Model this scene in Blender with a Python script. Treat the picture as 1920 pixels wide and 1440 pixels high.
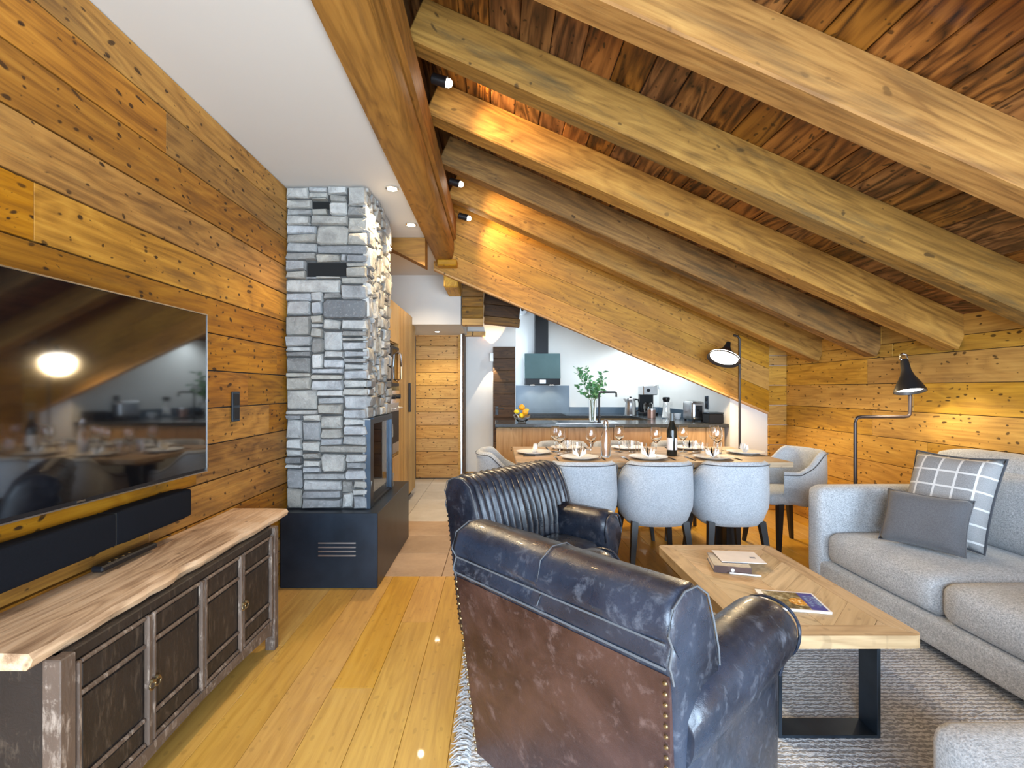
import bpy, bmesh, math, random
from mathutils import Vector, Matrix, Euler
R = math.radians
random.seed(7)
for o in list(bpy.data.objects): bpy.data.objects.remove(o, do_unlink=True)
C = bpy.context.scene.collection
SC = bpy.context.scene

# ------------------------------------------------------------------ camera, world, lights, exposure
cam = bpy.data.cameras.new('camera'); cam.sensor_width = 36; cam.lens = 36*900/1920
cam.shift_x = 27/1920; cam.shift_y = 10/1920; cam.clip_start = .02
camo = bpy.data.objects.new('camera', cam); C.objects.link(camo)
camo.location = (0, 0, 1.25); camo.rotation_euler = (R(90), 0, 0); SC.camera = camo
w = bpy.data.worlds.new('world'); SC.world = w; w.use_nodes = True
bg = w.node_tree.nodes['Background']; bg.inputs[0].default_value = (.62, .80, 1, 1); bg.inputs[1].default_value = 3.0
SC.view_settings.view_transform = 'Standard'; SC.view_settings.look = 'None'
SC.view_settings.gamma = 1; SC.view_settings.use_curve_mapping = False
SC.view_settings.exposure = 0.86
def light(name, kind, loc, energy, color, aim=None, size=.05, spot=None, blend=.5, sy=None):
    l = bpy.data.lights.new(name, kind); l.energy = energy; l.color = color
    if kind == 'AREA':
        l.size = size
        if sy: l.shape = 'RECTANGLE'; l.size_y = sy
    else: l.shadow_soft_size = size
    if kind == 'SPOT': l.spot_size = R(spot); l.spot_blend = blend
    o = bpy.data.objects.new(name, l); C.objects.link(o); o.location = loc
    if aim is not None: o.rotation_euler = Vector(aim).to_track_quat('-Z', 'Y').to_euler()
    return o
DAY = (.63, .81, 1); WARM = (1, .66, .30); SOFT = (1, .82, .58)
# daylight through the two glazed doors behind the camera
light('daylight_window', 'AREA', (-.40, -1.5, 1.15), 105, DAY, (0, 1, .05), 1.6, sy=2.1)
light('daylight_window', 'AREA', (1.80, -1.5, 1.05), 120, DAY, (0, 1, .05), 1.8, sy=1.9)

# ------------------------------------------------------------------ mesh helpers
class MB:
    def __init__(s): s.v = []; s.f = []
    def add(s, vs, fs, M=None):
        b = len(s.v)
        for p in vs:
            p = Vector(p); s.v.append(M @ p if M else p)
        s.f += [tuple(b+i for i in f) for f in fs]; return s
    def box(s, x0, x1, y0, y1, z0, z1, ch=0, M=None):
        vs, fs = chbox(x1-x0, y1-y0, z1-z0, ch)
        T = Matrix.Translation(((x0+x1)/2, (y0+y1)/2, (z0+z1)/2))
        return s.add(vs, fs, M @ T if M else T)
    def lathe(s, prof, n=20, M=None, closed=False):
        vs, fs = [], []
        for r, z in prof:
            for k in range(n):
                a = 2*math.pi*k/n; vs.append((r*math.cos(a), r*math.sin(a), z))
        m = len(prof)
        for i in range(m-1):
            for k in range(n):
                fs.append((i*n+k, i*n+(k+1) % n, (i+1)*n+(k+1) % n, (i+1)*n+k))
        if prof[0][0] > 1e-4 and not closed: fs.append(tuple(range(n-1, -1, -1)))
        if prof[-1][0] > 1e-4 and not closed: fs.append(tuple((m-1)*n+k for k in range(n)))
        if closed:
            for k in range(n): fs.append(((m-1)*n+k, (m-1)*n+(k+1) % n, (k+1) % n, k))
        return s.add(vs, fs, M)
    def tube(s, pts, r, n=8, M=None, closed=False):
        pts = [Vector(p) for p in pts]; rings = []
        up = Vector((.13, .27, 1)).normalized()
        for i, p in enumerate(pts):
            a = pts[i-1] if (i or closed) else p; b = pts[(i+1) % len(pts)] if (i < len(pts)-1 or closed) else p
            t = (b-a).normalized()
            u = t.cross(up)
            if u.length < .05: u = t.cross(Vector((1, 0, 0)))
            u.normalize(); v = t.cross(u)
            rr = r[i] if isinstance(r, (list, tuple)) else r
            rings.append([p+u*rr*math.cos(2*math.pi*k/n)+v*rr*math.sin(2*math.pi*k/n) for k in range(n)])
        return s.loft(rings, M, not closed, closed)
    def loft(s, rings, M=None, caps=True, wrap=False, ring_closed=True):
        n = len(rings[0]); vs = [p for r in rings for p in r]; fs = []
        L = len(rings); K = n if ring_closed else n-1
        for i in range(L if wrap else L-1):
            j = (i+1) % L
            for k in range(K): fs.append((i*n+k, i*n+(k+1) % n, j*n+(k+1) % n, j*n+k))
        if caps: fs.append(tuple(range(n-1, -1, -1))); fs.append(tuple((L-1)*n+k for k in range(n)))
        return s.add(vs, fs, M)
    def prism(s, poly, y0, y1, axis='y', M=None):
        def P(a, b, c):
            return {'y': (a, c, b), 'x': (c, a, b), 'z': (a, b, c)}[axis]
        return s.loft([[P(a, b, y0) for a, b in poly], [P(a, b, y1) for a, b in poly]], M)
    def build(s, name, mat, parent=None, smooth=None, loc=(0, 0, 0), rot=None, M=None):
        me = bpy.data.meshes.new(name); me.from_pydata([tuple(p) for p in s.v], [], s.f)
        bm = bmesh.new(); bm.from_mesh(me); bmesh.ops.recalc_face_normals(bm, faces=bm.faces); bm.to_mesh(me); bm.free()
        if smooth:
            for p in me.polygons: p.use_smooth = True
            me.set_sharp_from_angle(angle=R(smooth))
        me.materials.append(mat)
        return link(name, me, parent, loc, rot, M)
_cb = {}
def chbox(sx, sy, sz, ch):
    h = (sx/2, sy/2, sz/2)
    if ch <= 0:
        vs = [(a*h[0], b*h[1], c*h[2]) for a in (-1, 1) for b in (-1, 1) for c in (-1, 1)]
        return vs, [(0, 1, 3, 2), (4, 6, 7, 5), (0, 4, 5, 1), (2, 3, 7, 6), (0, 2, 6, 4), (1, 5, 7, 3)]
    ch = min(ch, min(h)*.8); vs = []; ix = {}
    for a in (-1, 1):
        for b in (-1, 1):
            for c in (-1, 1):
                for k in range(3):
                    p = [a*(h[0]-ch), b*(h[1]-ch), c*(h[2]-ch)]; p[k] = (a, b, c)[k]*h[k]
                    ix[(a, b, c, k)] = len(vs); vs.append(p)
    fs = []
    for k in range(3):
        i, j = [q for q in range(3) if q != k]
        def key(k_, sk, si, sj):
            t = [0, 0, 0]; t[k] = sk; t[i] = si; t[j] = sj; return ix[(t[0], t[1], t[2], k_)]
        for sk in (-1, 1):
            fs.append(tuple(key(k, sk, a, b) for a, b in ((-1, -1), (1, -1), (1, 1), (-1, 1))))
        for si in (-1, 1):
            for sj in (-1, 1):
                fs.append((key(i, -1, si, sj), key(i, 1, si, sj), key(j, 1, si, sj), key(j, -1, si, sj)))
    for a in (-1, 1):
        for b in (-1, 1):
            for c in (-1, 1): fs.append(tuple(ix[(a, b, c, k)] for k in range(3)))
    return vs, fs
def link(name, me, parent=None, loc=(0, 0, 0), rot=None, M=None):
    o = bpy.data.objects.new(name, me); C.objects.link(o); o.parent = parent
    if M is not None: o.matrix_basis = M
    else:
        o.location = loc
        if rot: o.rotation_euler = rot
    return o
def tag(o, label=None, cat=None, group=None, kind=None):
    for k, v in (('label', label), ('category', cat), ('group', group), ('kind', kind)):
        if v: o[k] = v
    return o
def thing(name, label, cat, loc=(0, 0, 0), rz=0, group=None):
    o = bpy.data.objects.new(name, None); C.objects.link(o); o.location = loc; o.rotation_euler = (0, 0, rz)
    o.empty_display_size = .1
    return tag(o, label, cat, group)
def dup(root, loc=None, rz=None, label=None):
    r = root.copy(); C.objects.link(r)
    if loc is not None: r.location = loc
    if rz is not None: r.rotation_euler = (0, 0, rz)
    if label: r['label'] = label
    def kids(a, b):
        for ch in a.children:
            c = ch.copy(); C.objects.link(c); c.parent = b; kids(ch, c)
    kids(root, r); return r
def box(name, x0, x1, y0, y1, z0, z1, mat, parent=None, ch=0):
    """box mesh with its origin at its centre (parent-local coordinates)"""
    vs, fs = chbox(x1-x0, y1-y0, z1-z0, ch)
    return MB().add(vs, fs).build(name, mat, parent, loc=((x0+x1)/2, (y0+y1)/2, (z0+z1)/2))
_pm = {}
def piece(name, c, L, W, T, mat, parent, ax, ay, ch=.003):
    """a plank: L along local X (ax), W along local Y (ay), T along the normal; equal sizes share a mesh"""
    key = (round(L, 3), round(W, 3), round(T, 3), mat.name, ch)
    if key not in _pm:
        vs, fs = chbox(L, W, T, ch); mb = MB().add(vs, fs); me = bpy.data.meshes.new(name)
        me.from_pydata([tuple(p) for p in mb.v], [], mb.f)
        bm = bmesh.new(); bm.from_mesh(me); bmesh.ops.recalc_face_normals(bm, faces=bm.faces); bm.to_mesh(me); bm.free()
        me.materials.append(mat); _pm[key] = me
    ax = Vector(ax).normalized(); ay = Vector(ay).normalized(); az = ax.cross(ay)
    M = Matrix(((ax.x, ay.x, az.x, c[0]), (ax.y, ay.y, az.y, c[1]), (ax.z, ay.z, az.z, c[2]), (0, 0, 0, 1)))
    return link(name, _pm[key], parent, M=M)
def rbox(mb, x0, x1, y0, y1, z0, z1, r, puff=0, n=8, M=None):
    """a soft rounded box (superellipsoid-like cushion)"""
    bm = bmesh.new(); bmesh.ops.create_cube(bm, size=2)
    bmesh.ops.subdivide_edges(bm, edges=bm.edges[:], cuts=n, use_grid_fill=True)
    h = ((x1-x0)/2, (y1-y0)/2, (z1-z0)/2); c = ((x0+x1)/2, (y0+y1)/2, (z0+z1)/2)
    vs = []
    for v in bm.verts:
        # spread samples towards the edges so that the rounding has points
        q = [math.copysign(1-(1-abs(t))**1.35, t) for t in v.co]
        p = Vector([q[i]*h[i] for i in range(3)])
        rr = min(r, *[x*.98 for x in h])
        inn = Vector([max(-(h[i]-rr), min(h[i]-rr, p[i])) for i in range(3)])
        d = p-inn
        if d.length > 1e-6: p = inn+d.normalized()*rr
        if puff:
            u, v_, w_ = [p[i]/h[i] for i in range(3)]
            k = puff if isinstance(puff, (tuple, list)) else (puff,)*3
            p = Vector((p.x+math.copysign(1, u)*k[0]*abs(u)*(1-v_*v_)*(1-w_*w_), p.y+math.copysign(1, v_)*k[1]*abs(v_)*(1-u*u)*(1-w_*w_), p.z+math.copysign(1, w_)*k[2]*abs(w_)*(1-u*u)*(1-v_*v_)))
        vs.append(p+Vector(c))
    fs = [tuple(v.index for v in f.verts) for f in bm.faces]; bm.free()
    return mb.add(vs, fs, M)

# ------------------------------------------------------------------ materials
class NT:
    def __init__(s, name):
        s.m = bpy.data.materials.new(name); s.m.use_nodes = True; s.t = s.m.node_tree
        s.b = s.t.nodes['Principled BSDF']; s.out = s.t.nodes['Material Output']
    def n(s, typ, **kw):
        x = s.t.nodes.new(typ)
        for k, v in kw.items():
            if hasattr(x, k): setattr(x, k, v)
        return x
    def l(s, a, b): s.t.links.new(a, b)
    def val(s, v, sock):
        if isinstance(v, bpy.types.NodeSocket): s.l(v, sock)
        else: sock.default_value = v
    def math(s, op, a, b=0, c=0, clamp=False):
        x = s.n('ShaderNodeMath', operation=op, use_clamp=clamp)
        s.val(a, x.inputs[0]); s.val(b, x.inputs[1]); s.val(c, x.inputs[2]); return x.outputs[0]
    def vmul(s, v, k):
        x = s.n('ShaderNodeVectorMath', operation='MULTIPLY'); s.val(v, x.inputs[0]); x.inputs[1].default_value = k; return x.outputs[0]
    def vadd(s, v, k):
        x = s.n('ShaderNodeVectorMath', operation='ADD'); s.val(v, x.inputs[0]); s.val(k, x.inputs[1]); return x.outputs[0]
    def noise(s, v, scale=1, detail=4, rough=.55, dist=0):
        x = s.n('ShaderNodeTexNoise'); s.val(v, x.inputs['Vector']); x.inputs['Scale'].default_value = scale
        x.inputs['Detail'].default_value = detail; x.inputs['Roughness'].default_value = rough; x.inputs['Distortion'].default_value = dist
        return x.outputs['Fac']
    def mix(s, f, a, b, mode='MIX'):
        x = s.n('ShaderNodeMix', data_type='RGBA', blend_type=mode)
        s.val(f, x.inputs[0])
        for v, k in ((a, 6), (b, 7)):
            if isinstance(v, tuple): v = (*v, 1)[:4]
            s.val(v, x.inputs[k])
        return x.outputs[2]
    def ramp(s, f, stops):
        x = s.n('ShaderNodeValToRGB'); s.val(f, x.inputs[0]); e = x.color_ramp.elements
        while len(e) < len(stops): e.new(.5)
        for i, (p, c) in enumerate(stops): e[i].position = p; e[i].color = (*c, 1) if len(c) == 3 else c
        return x.outputs[0]
    def rng(s, f, a, b, c=0, d=1):
        x = s.n('ShaderNodeMapRange'); s.val(f, x.inputs[0])
        for i, v in enumerate((a, b, c, d)): x.inputs[i+1].default_value = v
        return x.outputs[0]
    def obj(s, rand=True):
        co = s.n('ShaderNodeTexCoord').outputs['Object']
        if not rand: return co, None
        oi = s.n('ShaderNodeObjectInfo').outputs['Random']
        cx = s.n('ShaderNodeCombineXYZ')
        for i, k in enumerate((91.7, 53.3, 37.9)): s.l(s.math('MULTIPLY', oi, k), cx.inputs[i])
        return s.vadd(co, cx.outputs[0]), oi
    def bump(s, h, strength=.3, dist=.01):
        x = s.n('ShaderNodeBump'); x.inputs['Strength'].default_value = strength; x.inputs['Distance'].default_value = dist
        s.val(h, x.inputs['Height']); s.l(x.outputs[0], s.b.inputs['Normal'])
    def done(s, col=None, rough=.5, metal=0, spec=.5, coat=0):
        if col is not None: s.val((*col, 1) if isinstance(col, tuple) else col, s.b.inputs['Base Color'])
        s.val(rough, s.b.inputs['Roughness']); s.b.inputs['Metallic'].default_value = metal
        s.b.inputs['Specular IOR Level'].default_value = spec; s.b.inputs['Coat Weight'].default_value = coat
        return s.m
def wood(name, dark, mid, light, rough=.6, knots=1.0, grain=1.0, var=.35, dirt_shade=.0, dirt_shade_col=(.05, .035, .02), bump=.35, axis=0, coat=0, ring=.35, knot_scale=1.0, flat=True, specks=1.0, lo=.40, hi=.98):
    s = NT(name); co, oi = s.obj()
    def st(a, b):
        k = [b, b, b]; k[axis] = a; return s.vmul(co, tuple(k))
    warp = s.noise(st(1.2, 2.4), 1, 2)
    big = s.noise(st(.9, 5.0), 1, 3, .5, .6)
    rings = s.math('PINGPONG', s.math('MULTIPLY', big, 9.0), .5)
    fine = s.noise(st(2.2, 62*grain), 1, 5, .65)
    g = s.math('ADD', s.math('MULTIPLY', fine, .75), s.math('MULTIPLY', rings, ring))
    g = s.math('ADD', g, s.math('MULTIPLY', warp, .35))
    col = s.ramp(s.rng(g, lo, hi), [(0, dark), (.45, mid), (1, light)])
    # knots
    if knots:
        vo = s.n('ShaderNodeTexVoronoi', feature='F1', voronoi_dimensions='2D' if flat and axis == 0 else '3D'); kv = [5.6*knot_scale]*3; kv[axis] = 3.4*knot_scale
        wob = s.n('ShaderNodeTexNoise'); wob.inputs['Scale'].default_value = 5; s.l(co, wob.inputs['Vector'])
        wv_ = s.vmul(wob.outputs['Color'], (.55, .55, .55)); s.l(s.vadd(s.vmul(co, tuple(kv)), wv_), vo.inputs['Vector'])
        sep = s.n('ShaderNodeSeparateColor'); s.l(vo.outputs['Color'], sep.inputs[0])
        size = s.rng(sep.outputs[0], .50, 1, -.04, .25)
        k = s.math('SUBTRACT', size, vo.outputs['Distance'])
        k = s.math('ADD', k, s.rng(fine, .25, .75, -.05, .05)); k = s.rng(k, -.03, .07, 0, knots)
        k = s.math('MULTIPLY', k, s.rng(fine, .2, .6, .6, 1), clamp=True)
        col = s.mix(k, col, tuple(c*.22 for c in dark))
        v2 = s.n('ShaderNodeTexVoronoi', feature='F1', voronoi_dimensions='2D' if flat and axis == 0 else '3D'); k2 = [17*knot_scale]*3; k2[axis] = 9*knot_scale
        s.l(s.vadd(s.vmul(co, tuple(k2)), s.vmul(wob.outputs['Color'], (2.6, 2.6, 2.6))), v2.inputs['Vector']); sp2 = s.n('ShaderNodeSeparateColor'); s.l(v2.outputs['Color'], sp2.inputs[0])
        kk = s.rng(s.math('SUBTRACT', s.math('ADD', s.rng(sp2.outputs[1], .5, 1, -.07, .17), s.rng(fine, .25, .75, -.10, .08)), v2.outputs['Distance']), -.01, .06, 0, knots*.7*specks)
        kk = s.math('MULTIPLY', kk, s.rng(s.noise(st(2.6, 7), 1, 2), .54, .64), clamp=True)
        col = s.mix(kk, col, tuple(c*.25 for c in dark))
    if dirt_shade:
        d = s.noise(st(1.1, 7), 1, 6, .7, .4)
        col = s.mix(s.rng(d, .52, .70, 0, dirt_shade), col, dirt_shade_col)
    if var:
        hsv = s.n('ShaderNodeHueSaturation'); s.l(col, hsv.inputs['Color'])
        s.l(s.rng(oi, 0, 1, 1-var, 1+var*.6), hsv.inputs['Value'])
        r2 = s.math('FRACT', s.math('MULTIPLY', oi, 17.31)); s.l(s.rng(r2, 0, 1, .496, .505), hsv.inputs['Hue'])
        s.l(s.rng(s.math('FRACT', s.math('MULTIPLY', oi, 7.77)), 0, 1, .92, 1.06), hsv.inputs['Saturation']); col = hsv.outputs[0]
    s.bump(g, bump, .004)
    return s.done(col, s.rng(fine, .2, .8, rough-.1, rough+.12), 0, .35, coat)
def plain(name, col, rough=.5, metal=0, spec=.5, var=.06, scale=8, bump=0, coat=0):
    s = NT(name); co, oi = s.obj(); nz = s.noise(co, scale, 4)
    c = s.mix(s.rng(nz, .3, .7), tuple(x*(1-var) for x in col), tuple(min(1, x*(1+var)) for x in col))
    if bump: s.bump(s.noise(co, scale*12, 3), bump, .002)
    return s.done(c, rough, metal, spec, coat)
def emit(name, col, strength):
    s = NT(name); s.b.inputs['Emission Color'].default_value = (*col, 1); s.b.inputs['Emission Strength'].default_value = strength
    return s.done(col, .5)
def fabric(name, a, b, scale=260, bump=.35, rough=.95):
    s = NT(name); co, oi = s.obj()
    n1 = s.noise(co, scale, 2, .6); n2 = s.noise(co, 9, 3); n3 = s.noise(s.vmul(co, (1, 1, 2.2)), scale*.45, 3, .7)
    f = s.math('ADD', s.math('MULTIPLY', n1, .6), s.math('MULTIPLY', n3, .4))
    c = s.mix(s.rng(f, .38, .62), a, b)
    c = s.mix(s.rng(n2, .3, .7, 0, .25), c, tuple(x*.82 for x in a))
    s.bump(f, bump, .004); m = s.done(c, rough, 0, .15)
    s.b.inputs['Sheen Weight'].default_value = .25; s.b.inputs['Sheen Roughness'].default_value = .5
    return m
def leather(name, a, b, worn, amount=.55, rough=.34):
    s = NT(name); co, oi = s.obj()
    n1 = s.noise(co, 3.2, 5, .6, .5); n2 = s.noise(co, 17, 7, .72, .25); n3 = s.noise(co, 330, 2)
    c = s.mix(s.rng(n1, .38, .62), a, b)
    c = s.mix(s.rng(n2, .54, .76, 0, amount), c, worn)  # worn: rubbed patches and painted highlight streaks
    s.bump(s.math('ADD', s.math('MULTIPLY', n3, .25), s.math('MULTIPLY', n2, .9)), .28, .006)
    return s.done(c, s.rng(n2, .3, .75, rough-.08, rough+.2), 0, .55, .12)
def glassmat(name, col=(1, 1, 1), rough=0.0, ior=1.45, trans=1.0):
    s = NT(name); s.b.inputs['Transmission Weight'].default_value = trans; s.b.inputs['IOR'].default_value = ior
    return s.done(col, rough)
M = {}
M['wall_wood'] = wood('old_pine_wall', (0.133, 0.0493, 0.0051), (0.328, 0.1395, 0.0166), (0.487, 0.2409, 0.0354), .62, 1.0, var=.30, dirt_shade=.75, dirt_shade_col=(.11, .048, .012))
M['wall_wood_pale'] = wood('old_pine_pale', (0.320, 0.1488, 0.0208), (0.550, 0.2890, 0.0462), (0.700, 0.4099, 0.0809), .62, 1.0, var=.16, dirt_shade=.5, dirt_shade_col=(.20, .095, .026))
M['beam_wood'] = wood('beam_spruce', (0.227, 0.0967, 0.0101), (0.390, 0.1804, 0.0226), (0.527, 0.2743, 0.0428), .6, .6, grain=.8, flat=False, lo=.48, hi=.90, var=.07, dirt_shade=.5, dirt_shade_col=(.14, .085, .03), knot_scale=.7)
M['beam_old'] = wood('beam_weathered', (0.152, 0.0693, 0.0110), (0.277, 0.1283, 0.0220), (0.405, 0.2052, 0.0413), .65, .8, grain=.8, flat=False, lo=.48, hi=.90, var=.10, dirt_shade=.85, dirt_shade_col=(.075, .052, .022), knot_scale=.7)
M['purlin_wood'] = wood('purlin_timber', (0.138, 0.0541, 0.0056), (0.294, 0.1245, 0.0147), (0.414, 0.1890, 0.0263), .6, .5, flat=False, grain=.5, var=.06, dirt_shade=.7, dirt_shade_col=(.13, .055, .012), knot_scale=.6)  # purlin blotches put its lit and shaded variation into the colour
M['roof_wood'] = wood('dark_roof_board', (.022, .008, .003), (.15, .056, .014), (.33, .140, .036), .38, .8, grain=.6, var=.34, dirt_shade=.6, dirt_shade_col=(.02, .008, .004), bump=.7, ring=.8, coat=.15, specks=0, lo=.45, hi=.95)
M['fascia_wood'] = wood('fascia_board', (0.270, 0.121, 0.0088), (0.460, 0.218, 0.0180), (0.600, 0.320, 0.0340), .55, .65, grain=.7, var=.12, dirt_shade=.55, dirt_shade_col=(.20, .085, .02))
M['floor_wood'] = wood('oak_floor', (0.440, 0.225, 0.0374), (0.600, 0.335, 0.0634), (0.680, 0.410, 0.0900), .34, .22, grain=.7, var=.07, dirt_shade=.12, dirt_shade_col=(.22, .10, .03), bump=.12, coat=.2, ring=.2)
M['door_wood'] = wood('door_pine', (0.420, 0.2037, 0.0490), (0.600, 0.3298, 0.0910), (0.720, 0.4462, 0.1400), .6, 1.0, var=.10)
M['dark_door'] = wood('dark_door', (.035, .016, .006), (.085, .04, .014), (.14, .07, .026), .6, .7, var=.15)
M['cab_oak'] = wood('light_oak_front', (0.380, 0.220, 0.0675), (0.500, 0.300, 0.0990), (0.580, 0.370, 0.1350), .5, .0, var=.06, axis=2, bump=.15)
M['peninsula_wood'] = wood('peninsula_oak', (.34, .18, .075), (.48, .28, .13), (.58, .37, .19), .55, .8, var=.14, axis=2)
M['table_wood'] = wood('grey_oak', (.35, .235, .125), (.56, .40, .225), (.67, .50, .30), .55, .25, var=.14, dirt_shade=.2, dirt_shade_col=(.2, .13, .07), bump=.25)
M['dining_wood'] = wood('dining_oak', (.30, .20, .12), (.42, .30, .19), (.5, .37, .25), .5, .3, var=.1)
M['old_top'] = wood('worn_elm_top', (.24, .14, .075), (.58, .40, .245), (.74, .56, .39), .65, .5, grain=.7, var=.05, dirt_shade=.7, dirt_shade_col=(.12, .06, .03), bump=.8, axis=1)
M['plaster'] = plain('white_plaster', (.78, .76, .73), .9, var=.02, scale=3, spec=.2)
M['ceil'] = plain('ceiling_paint', (.60, .57, .53), .9, var=.01, scale=2, spec=.2)
M['black_metal'] = plain('black_metal', (.018, .018, .02), .4, .3, var=.2)
M['gun_metal'] = plain('gunmetal', (.045, .062, .085), .36, .75, var=.25, scale=6)
M['plinth_steel'] = plain('waxed_steel', (.022, .031, .046), .34, .55, var=.35, scale=4)
M['steel'] = plain('brushed_steel', (.55, .55, .56), .28, 1, var=.1)
M['chrome'] = plain('chrome', (.75, .75, .76), .12, 1, var=.02)
M['brass'] = plain('old_brass', (.28, .2, .1), .4, .9, var=.2)
M['black_plastic'] = plain('black_plastic', (.007, .007, .009), .45, spec=.3, var=.1)
M['soundbar'] = plain('speaker_cloth', (.005, .006, .009), .85, spec=.12, var=.2, scale=300, bump=.3)
M['white'] = plain('white_porcelain', (.82, .82, .82), .18, var=.01)
M['linen'] = plain('white_linen', (.80, .80, .80), .9, var=.05, scale=40)
M['paper'] = plain('paper', (.76, .72, .70), .8, var=.05, scale=12)
M['dark_void'] = plain('void_black', (.004, .004, .004), .9, var=0)  # black fill for holes and slots, their inner shade put into the colour
M['counter'] = plain('dark_worktop', (.045, .05, .055), .16, var=.2, scale=40)
M['splash'] = plain('slate_splashback', (.075, .11, .15), .3, var=.12, scale=5)
M['hood_glass'] = plain('smoked_hood_glass', (.12, .19, .20), .14, var=.05)
M['mortar'] = plain('dark_mortar', (.06, .058, .055), .95, var=.3, scale=30, bump=.5)
M['chair_leg'] = plain('dark_stained_leg', (.012, .011, .012), .4, var=.2)
M['sofa'] = fabric('sofa_weave', (.29, .31, .335), (.63, .655, .685), 190)
M['chair_fabric'] = fabric('dining_weave', (.33, .36, .40), (.56, .59, .63), 200)
M['charcoal'] = fabric('charcoal_felt', (.10, .10, .11), (.15, .15, .16), 320)
M['piping'] = fabric('dark_piping', (.05, .055, .065), (.08, .085, .1), 320)
M['leather'] = leather('black_leather', (.006, .009, .017), (.024, .032, .052), (.13, .14, .17), .8, .28)  # pale bluish patches put highlight streaks into the colour, beside wear
M['leather_brown'] = leather('brown_leather', (.026, .010, .009), (.088, .042, .033), (.22, .14, .12), .75, .36)
M['thread'] = plain('pale_thread', (.10, .105, .115), .7, var=.1)
M['glass'] = glassmat('clear_glass'); M['wine_glass'] = glassmat('bottle_glass', (.02, .035, .02), .02)
M['leaf'] = plain('green_leaf', (.10, .30, .13), .5, var=.45, scale=14)
M['stem'] = plain('plant_stem', (.12, .20, .07), .6)
M['orange'] = plain('orange_peel', (.85, .40, .02), .45, var=.06, bump=.2)
M['lemon'] = plain('lemon_peel', (.90, .68, .03), .45, var=.06, bump=.2)
M['bulb'] = emit('bulb_glow', (1, .90, .74), 14)
M['spot_glow'] = emit('spot_glow', (1, .86, .66), 30)
M['shade_glow'] = emit('lamp_diffuser_glow', (1, .93, .82), 9)
M['hood_led'] = emit('hood_lamp_glow', (1, .85, .62), 8)
def stone_mat():
    s = NT('ledge_stone'); co, oi = s.obj()
    base = s.ramp(oi, [(0, (.15, .155, .16)), (.2, (.40, .375, .32)), (.4, (.44, .45, .46)), (.55, (.22, .225, .23)), (.75, (.52, .515, .49)), (1, (.34, .32, .28))])
    n1 = s.noise(co, 9, 6, .65, .4); n2 = s.noise(co, 60, 5, .7)
    c = s.mix(s.rng(n1, .32, .6, .45, 1), tuple((.10, .10, .10)), base)
    c = s.mix(s.rng(n2, .55, .75, 0, .5), c, (.52, .51, .49))
    s.bump(s.math('ADD', n1, s.math('MULTIPLY', n2, .4)), .9, .02)
    return s.done(c, .85, 0, .25)
M['stone'] = stone_mat()
def tile_mat(name, a, b):
    s = NT(name); co, oi = s.obj(); n1 = s.noise(co, 3, 6, .65, .6); n2 = s.noise(co, 40, 4)
    c = s.mix(s.rng(s.math('ADD', n1, s.math('MULTIPLY', n2, .2)), .45, .75), a, b)
    h = s.n('ShaderNodeHueSaturation'); s.l(c, h.inputs['Color']); s.l(s.rng(oi, 0, 1, .88, 1.08), h.inputs['Value'])
    return s.done(h.outputs[0], .42)
M['tile_brown'] = tile_mat('brown_tile', (.36, .24, .155), (.50, .35, .235))
M['tile_grey'] = tile_mat('pale_tile', (.46, .43, .39), (.58, .545, .50))
def worn_mat(name, base, edge, amt):
    s = NT(name); co, oi = s.obj(); n1 = s.noise(s.vmul(co, (1, 3, 1)), 14, 6, .7, .5); n2 = s.noise(co, 4, 4); n3 = s.noise(s.vmul(co, (9, 9, 1.4)), 12, 5, .7)
    c = s.mix(s.rng(n2, .3, .7), tuple(x*.55 for x in base), base)
    c = s.mix(s.rng(s.math('ADD', s.math('MULTIPLY', n1, .6), s.math('MULTIPLY', n3, .4)), .52, .68, 0, amt), c, edge)
    s.bump(n1, .5, .005)
    return s.done(c, .55)
M['cab_dark'] = worn_mat('worn_black_lacquer', (.024, .016, .012), (.15, .105, .07), .55)
M['cab_mould'] = worn_mat('worn_moulding', (.13, .085, .060), (.42, .33, .26), .95)
def rug_mat():
    s = NT('grey_rug_weave'); co, _ = s.obj(False)
    wv = s.n('ShaderNodeTexWave', wave_type='BANDS', bands_direction='Y', wave_profile='SIN'); s.l(co, wv.inputs['Vector'])
    wv.inputs['Scale'].default_value = 14; wv.inputs['Distortion'].default_value = 6; wv.inputs['Detail'].default_value = 3; wv.inputs['Detail Scale'].default_value = 4
    n = s.noise(co, 120, 3, .7); n2 = s.noise(co, 2.5, 3)
    f = s.math('ADD', s.math('MULTIPLY', wv.outputs['Fac'], .5), s.math('MULTIPLY', n, .7))
    c = s.mix(s.rng(f, .4, .85), (.36, .37, .395), (.86, .87, .89)); c = s.mix(s.rng(n2, .35, .7, 0, .35), c, (.2, .2, .215))
    s.bump(f, .6, .008); return s.done(c, .95, 0, .1)
M['rug'] = rug_mat()
M['fringe'] = fabric('rug_fringe', (.40, .41, .43), (.66, .67, .68), 120)
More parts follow.
